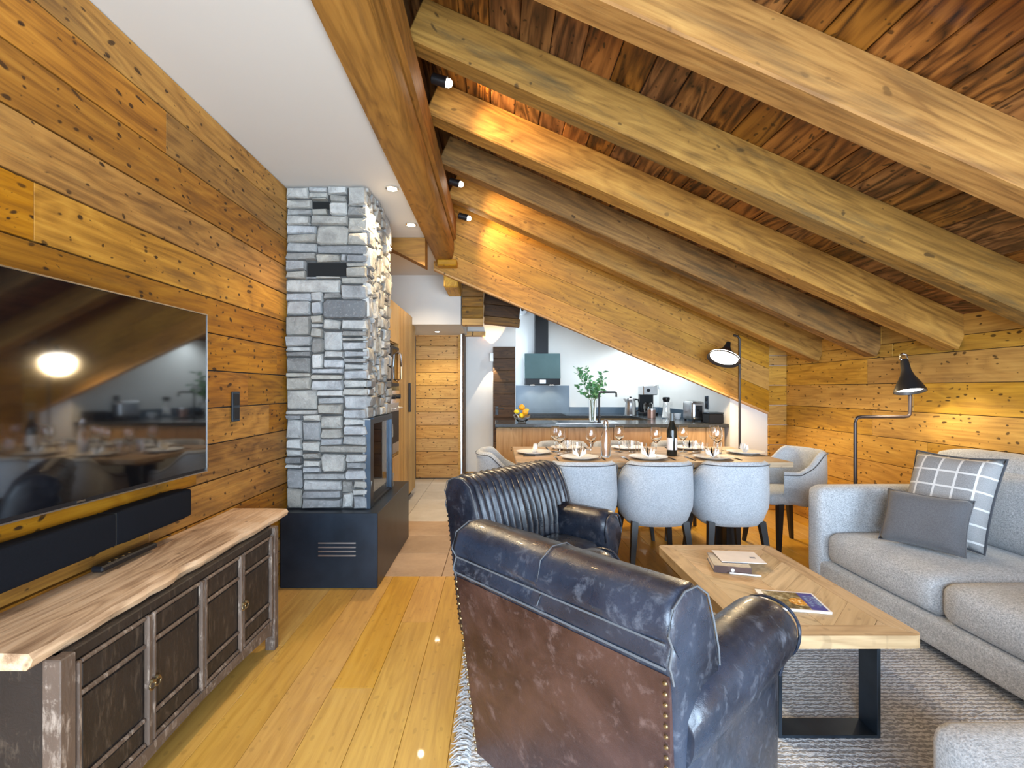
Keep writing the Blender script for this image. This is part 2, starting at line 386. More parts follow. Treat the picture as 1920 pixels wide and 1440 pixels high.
def plaid_mat():
    s = NT('plaid_wool'); co, _ = s.obj(False); sp = s.n('ShaderNodeSeparateXYZ'); s.l(co, sp.inputs[0])
    def line(x, per, wd, off): 
        fr = s.math('FRACT', s.math('ADD', s.math('MULTIPLY', x, 1/per), off)); return s.math('LESS_THAN', fr, wd/per)
    a = line(sp.outputs[0], .085, .010, .5); b = line(sp.outputs[1], .085, .010, .5)
    n = s.noise(co, 260, 3); base = s.mix(s.rng(n, .35, .65), (.22, .225, .235), (.33, .335, .345))
    bandx = line(sp.outputs[0], .17, .085, .25); base = s.mix(s.math('MULTIPLY', bandx, .35), base, (.42, .42, .42))
    c = s.mix(s.math('MULTIPLY', s.math('MAXIMUM', a, b), .85), base, (.74, .74, .74))
    s.bump(n, .3, .003); return s.done(c, .95, 0, .1)
M['plaid'] = plaid_mat()
def tv_mat():
    s = NT('tv_screen'); m = s.done((.003, .003, .004), .05, 0, .5, 0); s.b.inputs['IOR'].default_value = 2.3; return m
M['screen'] = tv_mat()
def cover_mat():
    # printed magazine cover: picture panel, warm dish, blue panel with pale print (local x 0..1 across, y 0..1 up via object coordinates)
    s = NT('magazine_cover'); co, _ = s.obj(False); sp = s.n('ShaderNodeSeparateXYZ'); s.l(co, sp.inputs[0]); x, y = sp.outputs[0], sp.outputs[1]
    n = s.noise(co, 28, 4, .7); pic = s.ramp(n, [(.3, (.03, .025, .02)), (.48, (.18, .13, .05)), (.56, (.35, .30, .16)), (.66, (.62, .58, .45))])
    dx = s.math('SUBTRACT', x, .022); dy = s.math('ADD', y, .012)
    rr = s.math('SQRT', s.math('ADD', s.math('MULTIPLY', dx, dx), s.math('MULTIPLY', dy, dy)))
    dish = s.ramp(s.noise(co, 55, 3), [(.4, (.45, .16, .02)), (.55, (.80, .42, .06)), (.65, (.9, .75, .5))])
    c = s.mix(s.math('LESS_THAN', rr, .034), pic, dish)
    blue = s.math('GREATER_THAN', x, .045); c = s.mix(blue, c, (.06, .07, .32))
    pr = s.math('MULTIPLY', s.math('GREATER_THAN', s.noise(s.vmul(co, (60, 160, 1)), 1, 2), .52), s.math('MULTIPLY', s.math('GREATER_THAN', x, .055), s.math('LESS_THAN', s.math('ABSOLUTE', y), .05)))
    c = s.mix(s.math('MULTIPLY', pr, .8), c, (.25, .42, .60))
    m1 = s.math('MAXIMUM', s.math('LESS_THAN', x, -.088), s.math('GREATER_THAN', x, .101))
    m2 = s.math('GREATER_THAN', s.math('ABSOLUTE', y), .079); c = s.mix(s.math('MAXIMUM', m1, m2), c, (.82, .82, .82))
    return s.done(c, .3)
M['cover'] = cover_mat()

# ------------------------------------------------------------------ the setting
HC = 2.57; SL = .445; XR = 3.0; XL = -1.38
def roof_z(x): return 3.07-SL*x
def wbox(name, x0, x1, y0, y1, z0, z1, mat):
    return MB().box(x0, x1, y0, y1, z0, z1).build(name, mat)
def struct(o, label): return tag(o, label, None, None, 'structure')
# floor
floor = struct(wbox('floor', -1.6, 3.1, -1.7, 7.4, -.14, -.022, M['mortar']), 'floor of golden oak boards with stone tiles in the hall')
def rows(name, a0, a1, wd, l0, l1, mat, parent, fn, lens=(1.2, 2.1), T=.02, ch=.003, cuts=None, gap=.002):
    """planks in rows across a (a0..a1), running along l; fn(l, a) -> centre, axes"""
    n = max(1, round((a1-a0)/wd)); wd = (a1-a0)/n
    for i in range(n):
        l = l0; a = a0+(i+.5)*wd
        first = True
        while l < l1-1e-4:
            step = random.uniform(*lens)*(random.uniform(.4, 1) if first else 1); first = False
            e = min(l1, l+step)
            if l1-e < .35: e = l1
            c, ax, ay = fn((l+e)/2, a); piece(name, c, e-l-gap, wd-gap, T, mat, parent, ax, ay, ch); l = e
fl = lambda l, a: ((a, l, -.01), (0, 1, 0), (-1, 0, 0))
rows('plank', -1.4, 3.0, .176, -1.6, 3.21, M['floor_wood'], floor, fl, (1.3, 2.4), .02, .0012, gap=.0012)
rows('plank', .14, 3.0, .176, 3.21, 7.2, M['floor_wood'], floor, fl, (1.3, 2.4), .02, .0012, gap=.0012)
for j in range(8):
    y0 = 3.21+.447*j; mt = M['tile_brown'] if y0 < 4.5 else M['tile_grey']
    for i in range(3):
        x0 = -1.4+.513*i
        piece('tile', (x0+.2565, y0+.2235, -.01), .51, .444, .02, mt, floor, (1, 0, 0), (0, 1, 0), .0015)
# left wall
wl = struct(wbox('wall_left', -1.52, -1.40, -1.7, 7.4, -.1, 3.4, M['mortar']), 'left wall clad in old knotty pine planks behind the television')
zs = [0, .15, .31, .47, .64, .81, .985, 1.16, 1.34, 1.52, 1.69, 1.87, 2.05, 2.23, 2.41, 2.57]
for i in range(len(zs)-1):
    z0, z1 = zs[i], zs[i+1]
    joints = {10: [1.43], 4: [1.9], 6: [.4, 2.9], 8: [1.1, 3.0], 12: [.2], 13: [2.0], 5: [2.2], 7: [1.0, 2.65], 9: [.8]}.get(i, [.6])
    ys = [-1.6]+joints+[4.1]
    for y0, y1 in zip(ys, ys[1:]):
        piece('plank', (-1.39+random.uniform(-.0015, .0015), (y0+y1)/2, (z0+z1)/2), y1-y0-.0008, z1-z0-.006, .02, M['wall_wood'], wl, (0, 1, 0), (0, 0, 1), .0012)
# right wall
wr = struct(wbox('wall_right', 3.02, 3.14, -1.7, 5.1, -.1, 2.1, M['mortar']), 'right wall clad in pale old pine planks behind the sofa')
zr = [0, .12, .30, .47, .675, .88, 1.086, 1.293, 1.498, 1.60, 1.76]
for i in range(len(zr)-1):
    z0, z1 = zr[i], zr[i+1]; y = -1.6
    while y < 5.0:
        e = min(5.08, y+random.uniform(1.1, 2.3))
        if 5.08-e < .5: e = 5.08
        piece('plank', (3.01+random.uniform(-.002, .002), (y+e)/2, (z0+z1)/2), e-y-.003, z1-z0-.004, .02, M['wall_wood_pale'], wr, (0, 1, 0), (0, 0, 1), .0012); y = e
# short return of planks at the far right corner and the white wall beside it
wf = struct(wbox('wall_far', 2.42, 3.02, 5.0, 5.12, -.1, 1.95, M['plaster']), 'short white wall behind the tall pole lamp')
for i in range(len(zr)-1):
    piece('plank', (2.905, 4.99, (zr[i]+zr[i+1])/2), .19, zr[i+1]-zr[i]-.004, .02, M['wall_wood_pale'], wf, (1, 0, 0), (0, 0, 1), .004)
kr = struct(wbox('wall_kitchen_right', 2.42, 2.54, 5.12, 7.3, -.1, 2.1, M['plaster']), 'white side wall at the right of the kitchen')
kb = struct(wbox('wall_kitchen', .256, 2.42, 7.2, 7.32, -.1, 3.1, M['plaster']), 'white back wall of the kitchen behind the hood')
wh = struct(wbox('wall_hall', -.45, .256, 6.78, 6.9, -.1, 3.3, M['plaster']), 'white end wall of the hall beside the plank door')
struct(wbox('wall_hall_left', -1.40, -1.15, 5.78, 6.9, -.1, 2.2, M['plaster']), 'white left wall of the hall passage')
struct(wbox('wall_hall_end', -1.15, -.45, 6.78, 6.9, -.1, 2.6, M['plaster']), 'white wall round the plank door')
# wall behind the camera with two glazed doors
wb = MB()
wb.box(-1.5, -1.2, -1.72, -1.6, -.1, 3.4).box(.40, .90, -1.72, -1.6, -.1, 3.4).box(2.70, 3.1, -1.72, -1.6, -.1, 3.4)
wb.box(-1.2, .40, -1.72, -1.6, 2.2, 3.4).box(.90, 2.70, -1.72, -1.6, 2.02, 3.4).box(-1.2, .40, -1.72, -1.6, -.1, .06).box(.90, 2.70, -1.72, -1.6, -.1, .06)
struct(wb.build('wall_back', M['plaster']), 'white wall behind the viewer with two glazed doors')
for i, (x0, x1, z1) in enumerate(((-1.2, .40, 2.2), (.90, 2.70, 2.02))):
    wn = struct(box('window_%d' % (i+1), x0, x0+.07, -1.70, -1.62, .06, z1, M['beam_wood']), ('wooden frame of the glazed door behind the viewer, left one', 'wooden frame of the glazed door behind the viewer, right one')[i])
    for nm, a, b, c, d in (('frame_side', x1-x0-.07, x1-x0, .06, z1), ('frame_top', .07, x1-x0-.07, z1-.07, z1)):
        ox, oz = x0+.035, (.06+z1)/2
        box(nm, x0+a-ox, x0+b-ox, -.04, .04, c-oz, d-oz, M['beam_wood'], wn)
# ceiling slab and bulkhead
ce = MB(); ce.box(-1.5, -.60, -1.7, 5.6, HC, HC+.1)
struct(ce.build('ceiling', M['ceil']), 'smooth off-white flat ceiling above the television wall')
bh = MB(); bh.box(-1.42, -.425, 5.55, 6.8, 2.0, 2.75)
struct(bh.build('trim_bulkhead', M['ceil']), 'white lowered bulkhead over the hall passage')
# roof with boards running along the room
n = Vector((SL, 0, 1)).normalized(); sd = Vector((1, 0, -SL)).normalized()
rf = MB(); rf.prism([(-.75, roof_z(-.75)+.03), (3.2, roof_z(3.2)+.03), (3.2, roof_z(3.2)+.2), (-.75, roof_z(-.75)+.2)], -1.75, 7.4)
roof = struct(rf.build('roof', M['mortar']), 'sloping roof lined with dark reddish-brown boards between the rafters')
rw = .168; s0 = -.66
while s0 < 3.05:
    xm = s0+rw/2*sd.x; c = Vector((xm, 0, roof_z(xm)))+n*.0125
    y = -1.6
    while y < 7.2:
        e = min(7.3, y+random.uniform(2.0, 3.4))
        if 7.3-e < .6: e = 7.3
        jit = random.uniform(-.003, .003)
        piece('plank', (c.x+n.x*jit, (y+e)/2, c.z+n.z*jit), e-y-.003, rw-.004, .022, M['roof_wood'], roof, (0, 1, 0), tuple(-sd), .004); y = e
    s0 += rw*sd.x
struct(box('trim_ridge', -.75, -.50, -1.7, 6.78, HC+.1, 3.45, M['mortar']), 'dark closing board above the ridge timbers')
# ridge timbers
def timber(name, x0, x1, y0, y1, z0, z1, mat, label, ch=.012, cat='beam'):
    """timber running along Y"""
    vs, fs = chbox(y1-y0, x1-x0, z1-z0, ch)
    o = MB().add(vs, fs).build(name, mat, M=Matrix.Translation(((x0+x1)/2, (y0+y1)/2, (z0+z1)/2)) @ Matrix.Rotation(R(90), 4, 'Z'))
    return tag(o, label, cat, None, 'structure')
lo = MB()
prof = [(-.626, 2.555), (-.505, 2.552), (-.475, 2.575), (-.455, 2.615), (-.447, 2.68), (-.45, 2.76), (-.60, 2.77), (-.626, 2.75)]
ys = [-1.6+i*.33 for i in range(20)]; ys = [y for y in ys if y < 4.9]+[4.94]
random.seed(3)
rings = []
for y in ys:
    j = [(random.uniform(-.006, .004), random.uniform(-.003, .004)) for _ in prof]
    rings.append([Vector((y-1.6, -(x+.53+(j[i][0] if 2 <= i <= 4 else 0)), z+(j[i][1] if 1 <= i < 5 else 0)-2.65)) for i, (x, z) in enumerate(prof)])
lo.loft(rings)
tag(lo.build('ridge_beam', M['purlin_wood'], smooth=50, M=Matrix.Translation((-.53, 1.6, 2.65)) @ Matrix.Rotation(R(90), 4, 'Z')), 'thick rounded ridge timber along the edge of the white ceiling', 'beam', None, 'structure')
timber('ridge_beam', -.60, -.425, -1.6, 4.94, 2.775, 3.02, M['purlin_wood'], 'upper ridge timber that carries the rafter ends', .02)
timber('ridge_beam', -.60, -.46, -1.6, 4.94, 3.02, 3.25, M['dark_door'], 'dark strip for the shaded gap above the two ridge timbers')  # dark filler paints in the shade of the gap over the timbers
box('bearing_block', -.605, -.41, 4.80, 4.93, 2.49, 2.552, M['fascia_wood'], None, .008)
tag(bpy.data.objects['bearing_block'], 'small pale block under the end of the ridge timber', 'block', None, 'structure')
# rafters: run in X, slope down to the right
def rafter(y0, y1, mat, label, xa=-.42, xb=3.02, h=.245, z0=2.83):
    Lx = (xb-xa)/sd.x; hp = h*sd.x; zc = z0+h/2
    xm = (xa+xb)/2; vs, fs = chbox(Lx, y1-y0, hp, .008)
    ax = sd; az = n; ay = az.cross(ax)
    Mx = Matrix(((ax.x, ay.x, az.x, xm), (ax.y, ay.y, az.y, (y0+y1)/2), (ax.z, ay.z, az.z, zc-SL*xm), (0, 0, 0, 1)))
    return tag(MB().add(vs, fs).build('roof_beam', mat, M=Mx), label, 'beam', None, 'structure')
rafter(-.98, -.84, M['beam_wood'], 'rafter above the glazed doors behind the viewer')
rafter(-.30, -.16, M['beam_wood'], 'rafter straight above the viewer, out of view')
rafter(.38, .52, M['beam_wood'], 'rafter just before the one nearest in view')
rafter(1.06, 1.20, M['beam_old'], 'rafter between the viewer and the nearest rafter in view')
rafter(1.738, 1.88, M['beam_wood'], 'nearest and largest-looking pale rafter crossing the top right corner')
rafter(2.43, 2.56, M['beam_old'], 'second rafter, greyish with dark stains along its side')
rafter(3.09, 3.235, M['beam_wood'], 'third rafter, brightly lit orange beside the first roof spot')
rafter(3.76, 3.88, M['beam_old'], 'fourth rafter, dull and dark, just behind the third')  # uses the darker, more stained timber material
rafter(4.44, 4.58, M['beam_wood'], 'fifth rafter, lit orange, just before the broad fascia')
# fascia of sloping boards in front of the kitchen
FS = .43; fz = 2.218
fd = Vector((1, 0, -FS)).normalized(); fn_ = Vector((FS, 0, 1)).normalized()
fbk = MB(); fbk.prism([(-.66, fz+.66*FS+.01), (2.80, fz-2.80*FS+.01), (2.80, 1.8), (-.40, 3.2), (-.66, 3.2)], 4.972, 5.0)
fas = tag(fbk.build('fascia', M['dark_door']), 'broad lit fascia of sloping boards above the kitchen counter', 'fascia', None, 'structure')
hb = .205
for k in range(4):
    z_at0 = fz+(k+.5)*hb*1.0/fd.x
    for (xa, xb) in (((-.66, 2.48), (2.484, 2.80)) if k < 3 else ((-.58, 2.80),)):
        xm = (xa+xb)/2; hz = hb/fd.x/2-.0015; ux = (xb-xa)/2-.001; zc = z_at0-FS*xm
        mb = MB(); mb.prism([(p[0]*fd.x-p[1]*FS*fd.x, p[0]*FS*fd.x+p[1]*fd.x) for p in ((-ux, FS*ux-hz), (ux, -FS*ux-hz), (ux, -FS*ux+hz), (-ux, FS*ux+hz))], -.011, .011, 'z')
        jy = 4.961+random.uniform(-.001, .001)
        mb.build('plank', M['fascia_wood'], fas, M=Matrix(((fd.x, fn_.x, 0, xm), (0, 0, -1, jy), (fd.z, fn_.z, 0, zc), (0, 0, 0, 1))))
# pale bottom strip of the fascia, its lit underside put into the colour
piece('lit_edge_strip', (1.07, 4.975, fz-FS*1.07-.011), 3.46/fd.x, .06, .02, M['door_wood'], fas, tuple(fd), (0, 1, 0), .003)
# sloped beam left of the ridge timber, and the lower timber beyond the fascia
sb = MB(); sb.prism([(-1.35, 2.569), (-.63, 2.569), (-.63, 2.32), (-.90, 2.46), (-1.35, 2.62)], 4.17, 4.32)
tag(sb.build('roof_beam', M['purlin_wood']), 'short sloping beam between chimney and ridge timber under the white ceiling', 'beam', None, 'structure')
timber('hall_beam', -.565, -.415, 5.02, 5.54, 2.32, 2.50, M['wall_wood_pale'], 'pale timber end under the fascia beside the white bulkhead')
hb_ = thing('hall_beam_stack', 'stack of old beams over the entrance left of the kitchen', 'beam'); hb_['kind'] = 'structure'
for k, (z0, z1) in enumerate(((1.99, 2.07), (2.07, 2.20), (2.20, 2.32), (2.32, 2.46))):
    piece('plank', (-.29, 5.60, (z0+z1)/2), .24, z1-z0-.004, .14, (M['door_wood'] if k == 0 else M['beam_old']), hb_, (1, 0, 0), (0, 0, 1), .004)
for k, (z0, z1) in enumerate(((2.055, 2.15), (2.15, 2.30), (2.30, 2.44))):
    piece('plank', (.055, 6.08, (z0+z1)/2), .45, z1-z0-.004, .14, M['dark_door'] if k != 0 else M['beam_old'], hb_, (1, 0, -.10), (.10, 0, 1), .004)
# hall doors
def plank_door(name, label, x0, x1, y, z1, mat, rowh):
    root = thing(name, label, 'door', ((x0+x1)/2, y, 0)); root['kind'] = 'structure'; hw = (x1-x0)/2
    box('door_core', -hw+.002, hw-.002, -.012, .012, .01, z1-.01, M['dark_door'], root)
    nr = round(z1/rowh)
    for k in range(nr):
        piece('plank', (0, -.02, .01+(k+.5)*(z1-.01)/nr), 2*hw-.004, (z1-.01)/nr-.005, .016, mat, root, (1, 0, 0), (0, 0, 1), .004)
    return root
plank_door('door_1', 'pale pine plank door at the end of the hall', -1.146, -.545, 6.74, 2.04, M['door_wood'], .185)
d2 = plank_door('door_2', 'dark plank door left of the kitchen under the wall light', -.065, .245, 6.755, 1.85, M['dark_door'], .165)
hd = MB(); hd.tube([(0, 0, 0), (0, -.05, 0), (.10, -.05, 0)], .009, 8); hd.box(-.02, .02, -.004, .004, -.09, .03)
hd.build('door_handle', M['black_metal'], d2, 40, loc=(-.10, -.03, .98))
struct(box('trim_jamb', -.545, -.50, 6.62, 6.78, 0, 2.06, M['door_wood']), 'pale wooden jamb at the right of the plank door')
struct(box('trim_track', -.50, -.475, 6.5, 6.78, 0, 2.0, M['steel']), 'narrow steel strip beside the plank door')
struct(box('trim_post', -.475, -.45, 6.45, 6.78, 0, 2.0, M['dark_door']), 'thin dark post at the edge of the white hall wall')
struct(box('trim_header', -1.15, -.17, 6.64, 6.78, 1.99, 2.05, M['door_wood']), 'wooden header board above the plank door')
struct(box('baseboard_hall', -.45, -.07, 6.765, 6.78, 0, .09, M['door_wood']), 'wooden baseboard of the white hall wall')

# ------------------------------------------------------------------ stone chimney on a steel plinth
ch = thing('fireplace', 'grey stacked-stone chimney with a corner firebox on a black steel plinth', 'fireplace', (-1.1, 3.4, 0))
OX, OY = 1.1, -3.4
def cb(name, x0, x1, y0, y1, z0, z1, mat, par=ch, c=0): return box(name, x0+OX, x1+OX, y0+OY, y1+OY, z0, z1, mat, par, c)
core = MB()
for a in ((-1.378, -.875, 3.145, 3.82, 1.06, HC-.002), (-1.378, -1.20, 3.145, 3.82, .47, 1.06), (-1.20, -.875, 3.145, 3.20, .47, 1.06), (-1.20, -.875, 3.76, 3.82, .47, 1.06)):
    core.box(a[0]+OX, a[1]+OX, a[2]+OY, a[3]+OY, a[4], a[5])
core.build('chimney_core', M['mortar'], ch)
def pack(u0, u1, v0, v1, avoid, seed, hs, wmin, wmax):
    rng = random.Random(seed); sky = [[u0, u1, v0]]; out = []
    while True:
        sky.sort(key=lambda s: (s[2], s[0])); s = sky[0]
        if s[2] >= v1-.012: break
        W = s[1]-s[0]; h = rng.choice(hs); 
        h = min(h, v1-s[2])
        if v1-s[2]-h < .025: h = v1-s[2]
        w_ = rng.uniform(wmin, wmax)*(1.0 if h < .1 else .75)
        if W-w_ < wmin: w_ = W
        # stop at the avoid rectangles
        r = [s[0], s[0]+w_, s[2], s[2]+h]
        out.append(r)
        if w_ >= W-1e-6: s[2] += h
        else: sky.append([s[0], s[0]+w_, s[2]+h]); s[0] += w_
        sky.sort(key=lambda q: q[0]); m = [sky[0]]
        for q in sky[1:]:
            if abs(q[2]-m[-1][2]) < .006: m[-1][1] = q[1]
            else: m.append(q)
        sky = m
    res = []
    for r in out:
        rs = [r]
        for a in avoid:
            nx = []
            for q in rs:
                if q[1] <= a[0] or q[0] >= a[1] or q[3] <= a[2] or q[2] >= a[3]: nx.append(q); continue
                if q[0] < a[0]: nx.append([q[0], a[0], q[2], q[3]])
                if q[1] > a[1]: nx.append([a[1], q[1], q[2], q[3]])
                m0, m1 = max(q[0], a[0]), min(q[1], a[1])
                if q[2] < a[2]: nx.append([m0, m1, q[2], a[2]])
                if q[3] > a[3]: nx.append([m0, m1, a[3], q[3]])
            rs = nx
        res += [q for q in rs if q[1]-q[0] > .02 and q[3]-q[2] > .012]
    return res
def stone(w_, h, d, rng):
    """irregular stone: back at y=0, bulging towards -y; 8-point outline, 40 triangles"""
    g = .0035; a, b = w_/2-g, h/2-g; c = min(a, b)*rng.uniform(.05, .28)
    def j(s): return rng.uniform(-s, s)
    k = min(.012, .12*min(w_, h)*2)
    ol = [(-a+c, -b), (a-c, -b), (a, -b+c), (a, b-c), (a-c, b), (-a+c, b), (-a, b-c), (-a, -b+c)]
    ol = [(x+j(k*.5), z+j(k*.5)) for x, z in ol]
    tilt = (j(.25*d/max(w_, .05)), j(.25*d/max(h, .04)))
    ins = min(.009, .22*min(a, b)); v = []
    for x, z in ol: v.append((x, 0, z))
    for x, z in ol: v.append((x*.99, -d*.62+x*tilt[0]*.5+z*tilt[1]*.5+j(.002), z*.99))
    for x, z in ol:
        fx, fz_ = (a-ins)/a, (b-ins)/b
        v.append((x*fx, -d+x*tilt[0]+z*tilt[1]+j(.004), z*fz_))
    v.append((j(a*.3), -d-rng.uniform(0, .006), j(b*.3)))
    f = []
    for r_ in (0, 8):
        for i in range(8): f.append((r_+i, r_+(i+1) % 8, r_+8+(i+1) % 8, r_+8+i))
    for i in range(8): f.append((16+i, 16+(i+1) % 8, 24))
    mb = MB(); mb.add(v, f); return mb
rng = random.Random(11)
vents = [(-1.247, -.985, 1.985, 2.08), (-1.21, -1.095, 2.425, 2.478)]
hs = [.03, .038, .045, .05, .055, .065, .07, .085, .10, .13]
for r in pack(-1.378, -.845, .475, HC-.002, vents, 5, hs, .09, .30):
    mb = stone(r[1]-r[0], r[3]-r[2], rng.uniform(.022, .045), rng)
    mb.build('stone', M['stone'], ch, 32, loc=((r[0]+r[1])/2+OX, 3.147+OY, (r[2]+r[3])/2))
hs2 = [.04, .05, .06, .075, .09, .11, .14]
for r in pack(3.125, 3.82, 1.06, HC-.002, [], 9, hs2, .06, .20)+pack(3.125, 3.165, .475, 1.06, [], 4, [.06, .09, .12], .04, .05)+pack(3.775, 3.82, .475, 1.06, [], 6, [.06, .09, .12], .05, .05):
    mb = stone(r[1]-r[0], r[3]-r[2], rng.uniform(.022, .05), rng)
    mb.build('stone', M['stone'], ch, 32, loc=(-.877+OX, (r[0]+r[1])/2+OY, (r[2]+r[3])/2), rot=(0, 0, R(90)))
for a in vents:
    cb('vent_opening', a[0]+.004, a[1]-.004, 3.138, 3.1455, a[2]+.004, a[3]-.004, M['dark_void'])  # black sheet stands for the shaded inside of the vent
fb = cb('firebox', -1.198, -1.18, 3.202, 3.758, .475, 1.058, M['gun_metal'])
def sub(par, name, x0, x1, y0, y1, z0, z1, mat):
    px, py, pz = par.location
    return box(name, x0+OX-px, x1+OX-px, y0+OY-py, y1+OY-py, z0-pz, z1-pz, mat, par)
sub(fb, 'firebox_wall', -1.18, -.88, 3.202, 3.22, .475, 1.058, M['gun_metal'])
sub(fb, 'firebox_wall', -1.18, -.88, 3.74, 3.758, .475, 1.058, M['gun_metal'])
sub(fb, 'firebox_floor', -1.18, -.83, 3.22, 3.74, .472, .49, M['black_metal'])
sub(fb, 'firebox_frame', -.862, -.826, 3.118, 3.20, .475, 1.05, M['gun_metal'])
sub(fb, 'firebox_frame', -.862, -.826, 3.20, 3.77, 1.02, 1.06, M['gun_metal'])
sub(fb, 'firebox_frame', -.862, -.826, 3.74, 3.78, .475, 1.02, M['gun_metal'])
sub(fb, 'firebox_pane', -.852, -.846, 3.20, 3.74, .49, 1.02, M['glass'])
pl = cb('plinth', -1.367, -.754, 3.016, 4.07, 0, .472, M['plinth_steel'], c=.003)
for k in range(4):
    z = .287-k*.0262
    o = sub(pl, 'vent_slat', -1.126, -.891, 3.011, 3.018, z-.007, z+.002, M['steel'])

# ------------------------------------------------------------------ tall kitchen units
tu = thing('tall_cabinet', 'row of tall light oak kitchen cupboards beside the chimney', 'cabinet', (-1.2, 5.0, 0))
cc = MB(); cc.box(-.19, .190, -.20, .75, .06, 2.09).box(-.19, .19, -.80, -.20, .06, .62).box(-.19, .19, -.80, -.20, 1.69, 2.09).box(-.19, -.12, -.80, -.20, .62, 1.69).box(-.12, .19, -.80, -.72, .62, 1.69); cc.build('carcass', M['cab_oak'], tu)
box('cabinet_plinth', -.19, .16, -.80, .75, 0, .06, M['dark_void'], tu)
yy = [-.80, -.22, -.215, .02, .025, .38, .385, .57, .575, .75]
for k, (a, b, z0, z1) in enumerate(((-.80, -.202, .08, .60), (-.80, -.202, 1.70, 2.085), (-.198, .098, .08, 2.085), (.102, .398, .08, 2.085), (.402, .748, .08, 2.085))):
    o = box('cabinet_door', .190, .213, a, b, z0, z1, M['cab_oak'], tu, .002)
    for q in range(1, 4 if k >= 2 else 1):
        yv = a+(b-a)*q/4-(a+b)/2
        box('groove', .0105, .0122, yv-.003, yv+.003, -(z1-z0)/2, (z1-z0)/2, M['dark_door'], o)
hm = MB(); hm.box(0, .028, -.012, .012, -.16, .16, .004); hm.build('door_handle', M['black_metal'], tu, loc=(.215, .30, 1.16))
ov = thing('oven', 'built-in steel oven in the tall oak cupboard', 'oven', (-.995, 4.56, .64))
box('oven_body', -.1, .010, -.15, .225, 0, .60, M['steel'], ov); box('oven_window', .010, .016, -.12, .20, .10, .40, M['black_plastic'], ov)
box('control_panel', .010, .018, -.15, .225, .48, .60, M['chrome'], ov)
for k in (-.08, .15):
    MB().lathe([(.022, 0), (.022, .025), (0, .026)], 14).build('knob', M['black_plastic'], ov, 40, loc=(.018, k, .54), rot=(0, R(90), 0))
MB().tube([(.01, -.11, .43), (.05, -.11, .43), (.05, .19, .43), (.01, .19, .43)], .008).build('oven_handle', M['steel'], ov, 40)
mw = thing('microwave', 'black built-in microwave above the steel oven', 'microwave', (-.995, 4.56, 1.28))
box('microwave_body', -.1, .012, -.15, .225, 0, .38, M['black_plastic'], mw); box('microwave_door', .012, .022, -.14, .12, .03, .35, M['screen'], mw)
box('control_panel', .012, .022, .13, .215, .03, .35, M['chrome'], mw)
MB().tube([(.02, .1, .05), (.055, .1, .07), (.06, .1, .19), (.055, .1, .31), (.02, .1, .33)], .009).build('door_handle', M['chrome'], mw, 40)

# ------------------------------------------------------------------ kitchen peninsula and counters
CT = .889
pe = thing('kitchen_peninsula', 'oak-fronted kitchen peninsula behind the dining table', 'cabinet', (1.187, 5.3, 0))
box('carcass', -1.185, 1.19, -.245, .28, .08, .852, M['cab_oak'], pe); box('toe_kick', -1.17, 1.19, -.20, .25, 0, .08, M['dark_void'], pe)
xs = [-1.203, -.93, -.45, .03, .51, 1.0, 1.195]
for a, b in zip(xs, xs[1:]):
    box('front_panel', a+.002, b-.002, -.267, -.246, .08, .846, M['peninsula_wood'], pe, .002)
wt = MB(); wt.box(-1.215, 1.225, -.30, .33, .853, CT, .004)
wto = tag(wt.build('worktop', M['counter'], loc=(1.187, 5.3, 0)), 'glossy dark worktop on the oak peninsula', 'worktop')
sk = MB(); sk.box(.62, 1.30, 5.10, 5.52, CT, CT+.0035, .001); sko = tag(sk.build('sink', M['steel']), 'flush steel sink rim set in the dark peninsula worktop', 'sink')
box('basin', .66, 1.06, 5.14, 5.48, CT+.003, CT+.005, M['gun_metal'], sko); box('drainer', 1.08, 1.28, 5.14, 5.48, CT+.003, CT+.005, M['chrome'], sko)
bc = thing('base_cabinet', 'low kitchen cupboards along the back wall under the hood', 'cabinet', (1.1, 6.9, 0))
box('carcass', -.83, 1.31, -.28, .29, .08, .852, M['cab_oak'], bc)
for k in range(4): box('cabinet_door', -.83+k*.4+.002, -.83+(k+1)*.4-.002, -.30, -.281, .10, .84, M['cab_oak'], bc, .002)
box('toe_kick', -.83, 1.31, -.22, .29, 0, .08, M['dark_void'], bc)
tag(MB().box(.26, 2.415, 6.58, 7.195, .853, CT, .003).build('worktop', M['counter']), 'dark worktop along the back wall of the kitchen', 'worktop')
bc2 = thing('base_cabinet', 'low kitchen cupboards along the right kitchen wall under the toaster', 'cabinet', (2.13, 6.1, 0))
box('carcass', -.27, .285, -.46, .47, .08, .852, M['cab_oak'], bc2); box('toe_kick', -.2, .28, -.46, .47, 0, .08, M['dark_void'], bc2)
for k in range(2): box('cabinet_door', -.29, -.271, -.46+k*.465+.002, -.46+(k+1)*.465-.002, .10, .84, M['cab_oak'], bc2, .002)
tag(MB().box(1.83, 2.415, 5.632, 6.578, .853, CT, .003).build('worktop', M['counter']), 'dark worktop along the right kitchen wall', 'worktop')
tag(MB().box(1.075, 2.395, 7.172, 7.198, CT, .985).build('upstand', M['splash']), 'low dark upstand along the back kitchen wall', 'upstand')
tag(MB().box(2.396, 2.418, 5.20, 7.198, CT, .985).build('upstand', M['splash']), 'low dark upstand along the right kitchen wall', 'upstand')
tag(MB().box(.262, 1.073, 7.180, 7.198, CT, 1.306).build('splashback', M['splash']), 'tall slate-blue splashback panel behind the hob', 'splashback')
hob = tag(MB().box(.35, .95, 6.66, 7.08, CT, CT+.006, .002).build('hob', M['black_plastic']), 'black glass hob under the hood', 'hob')
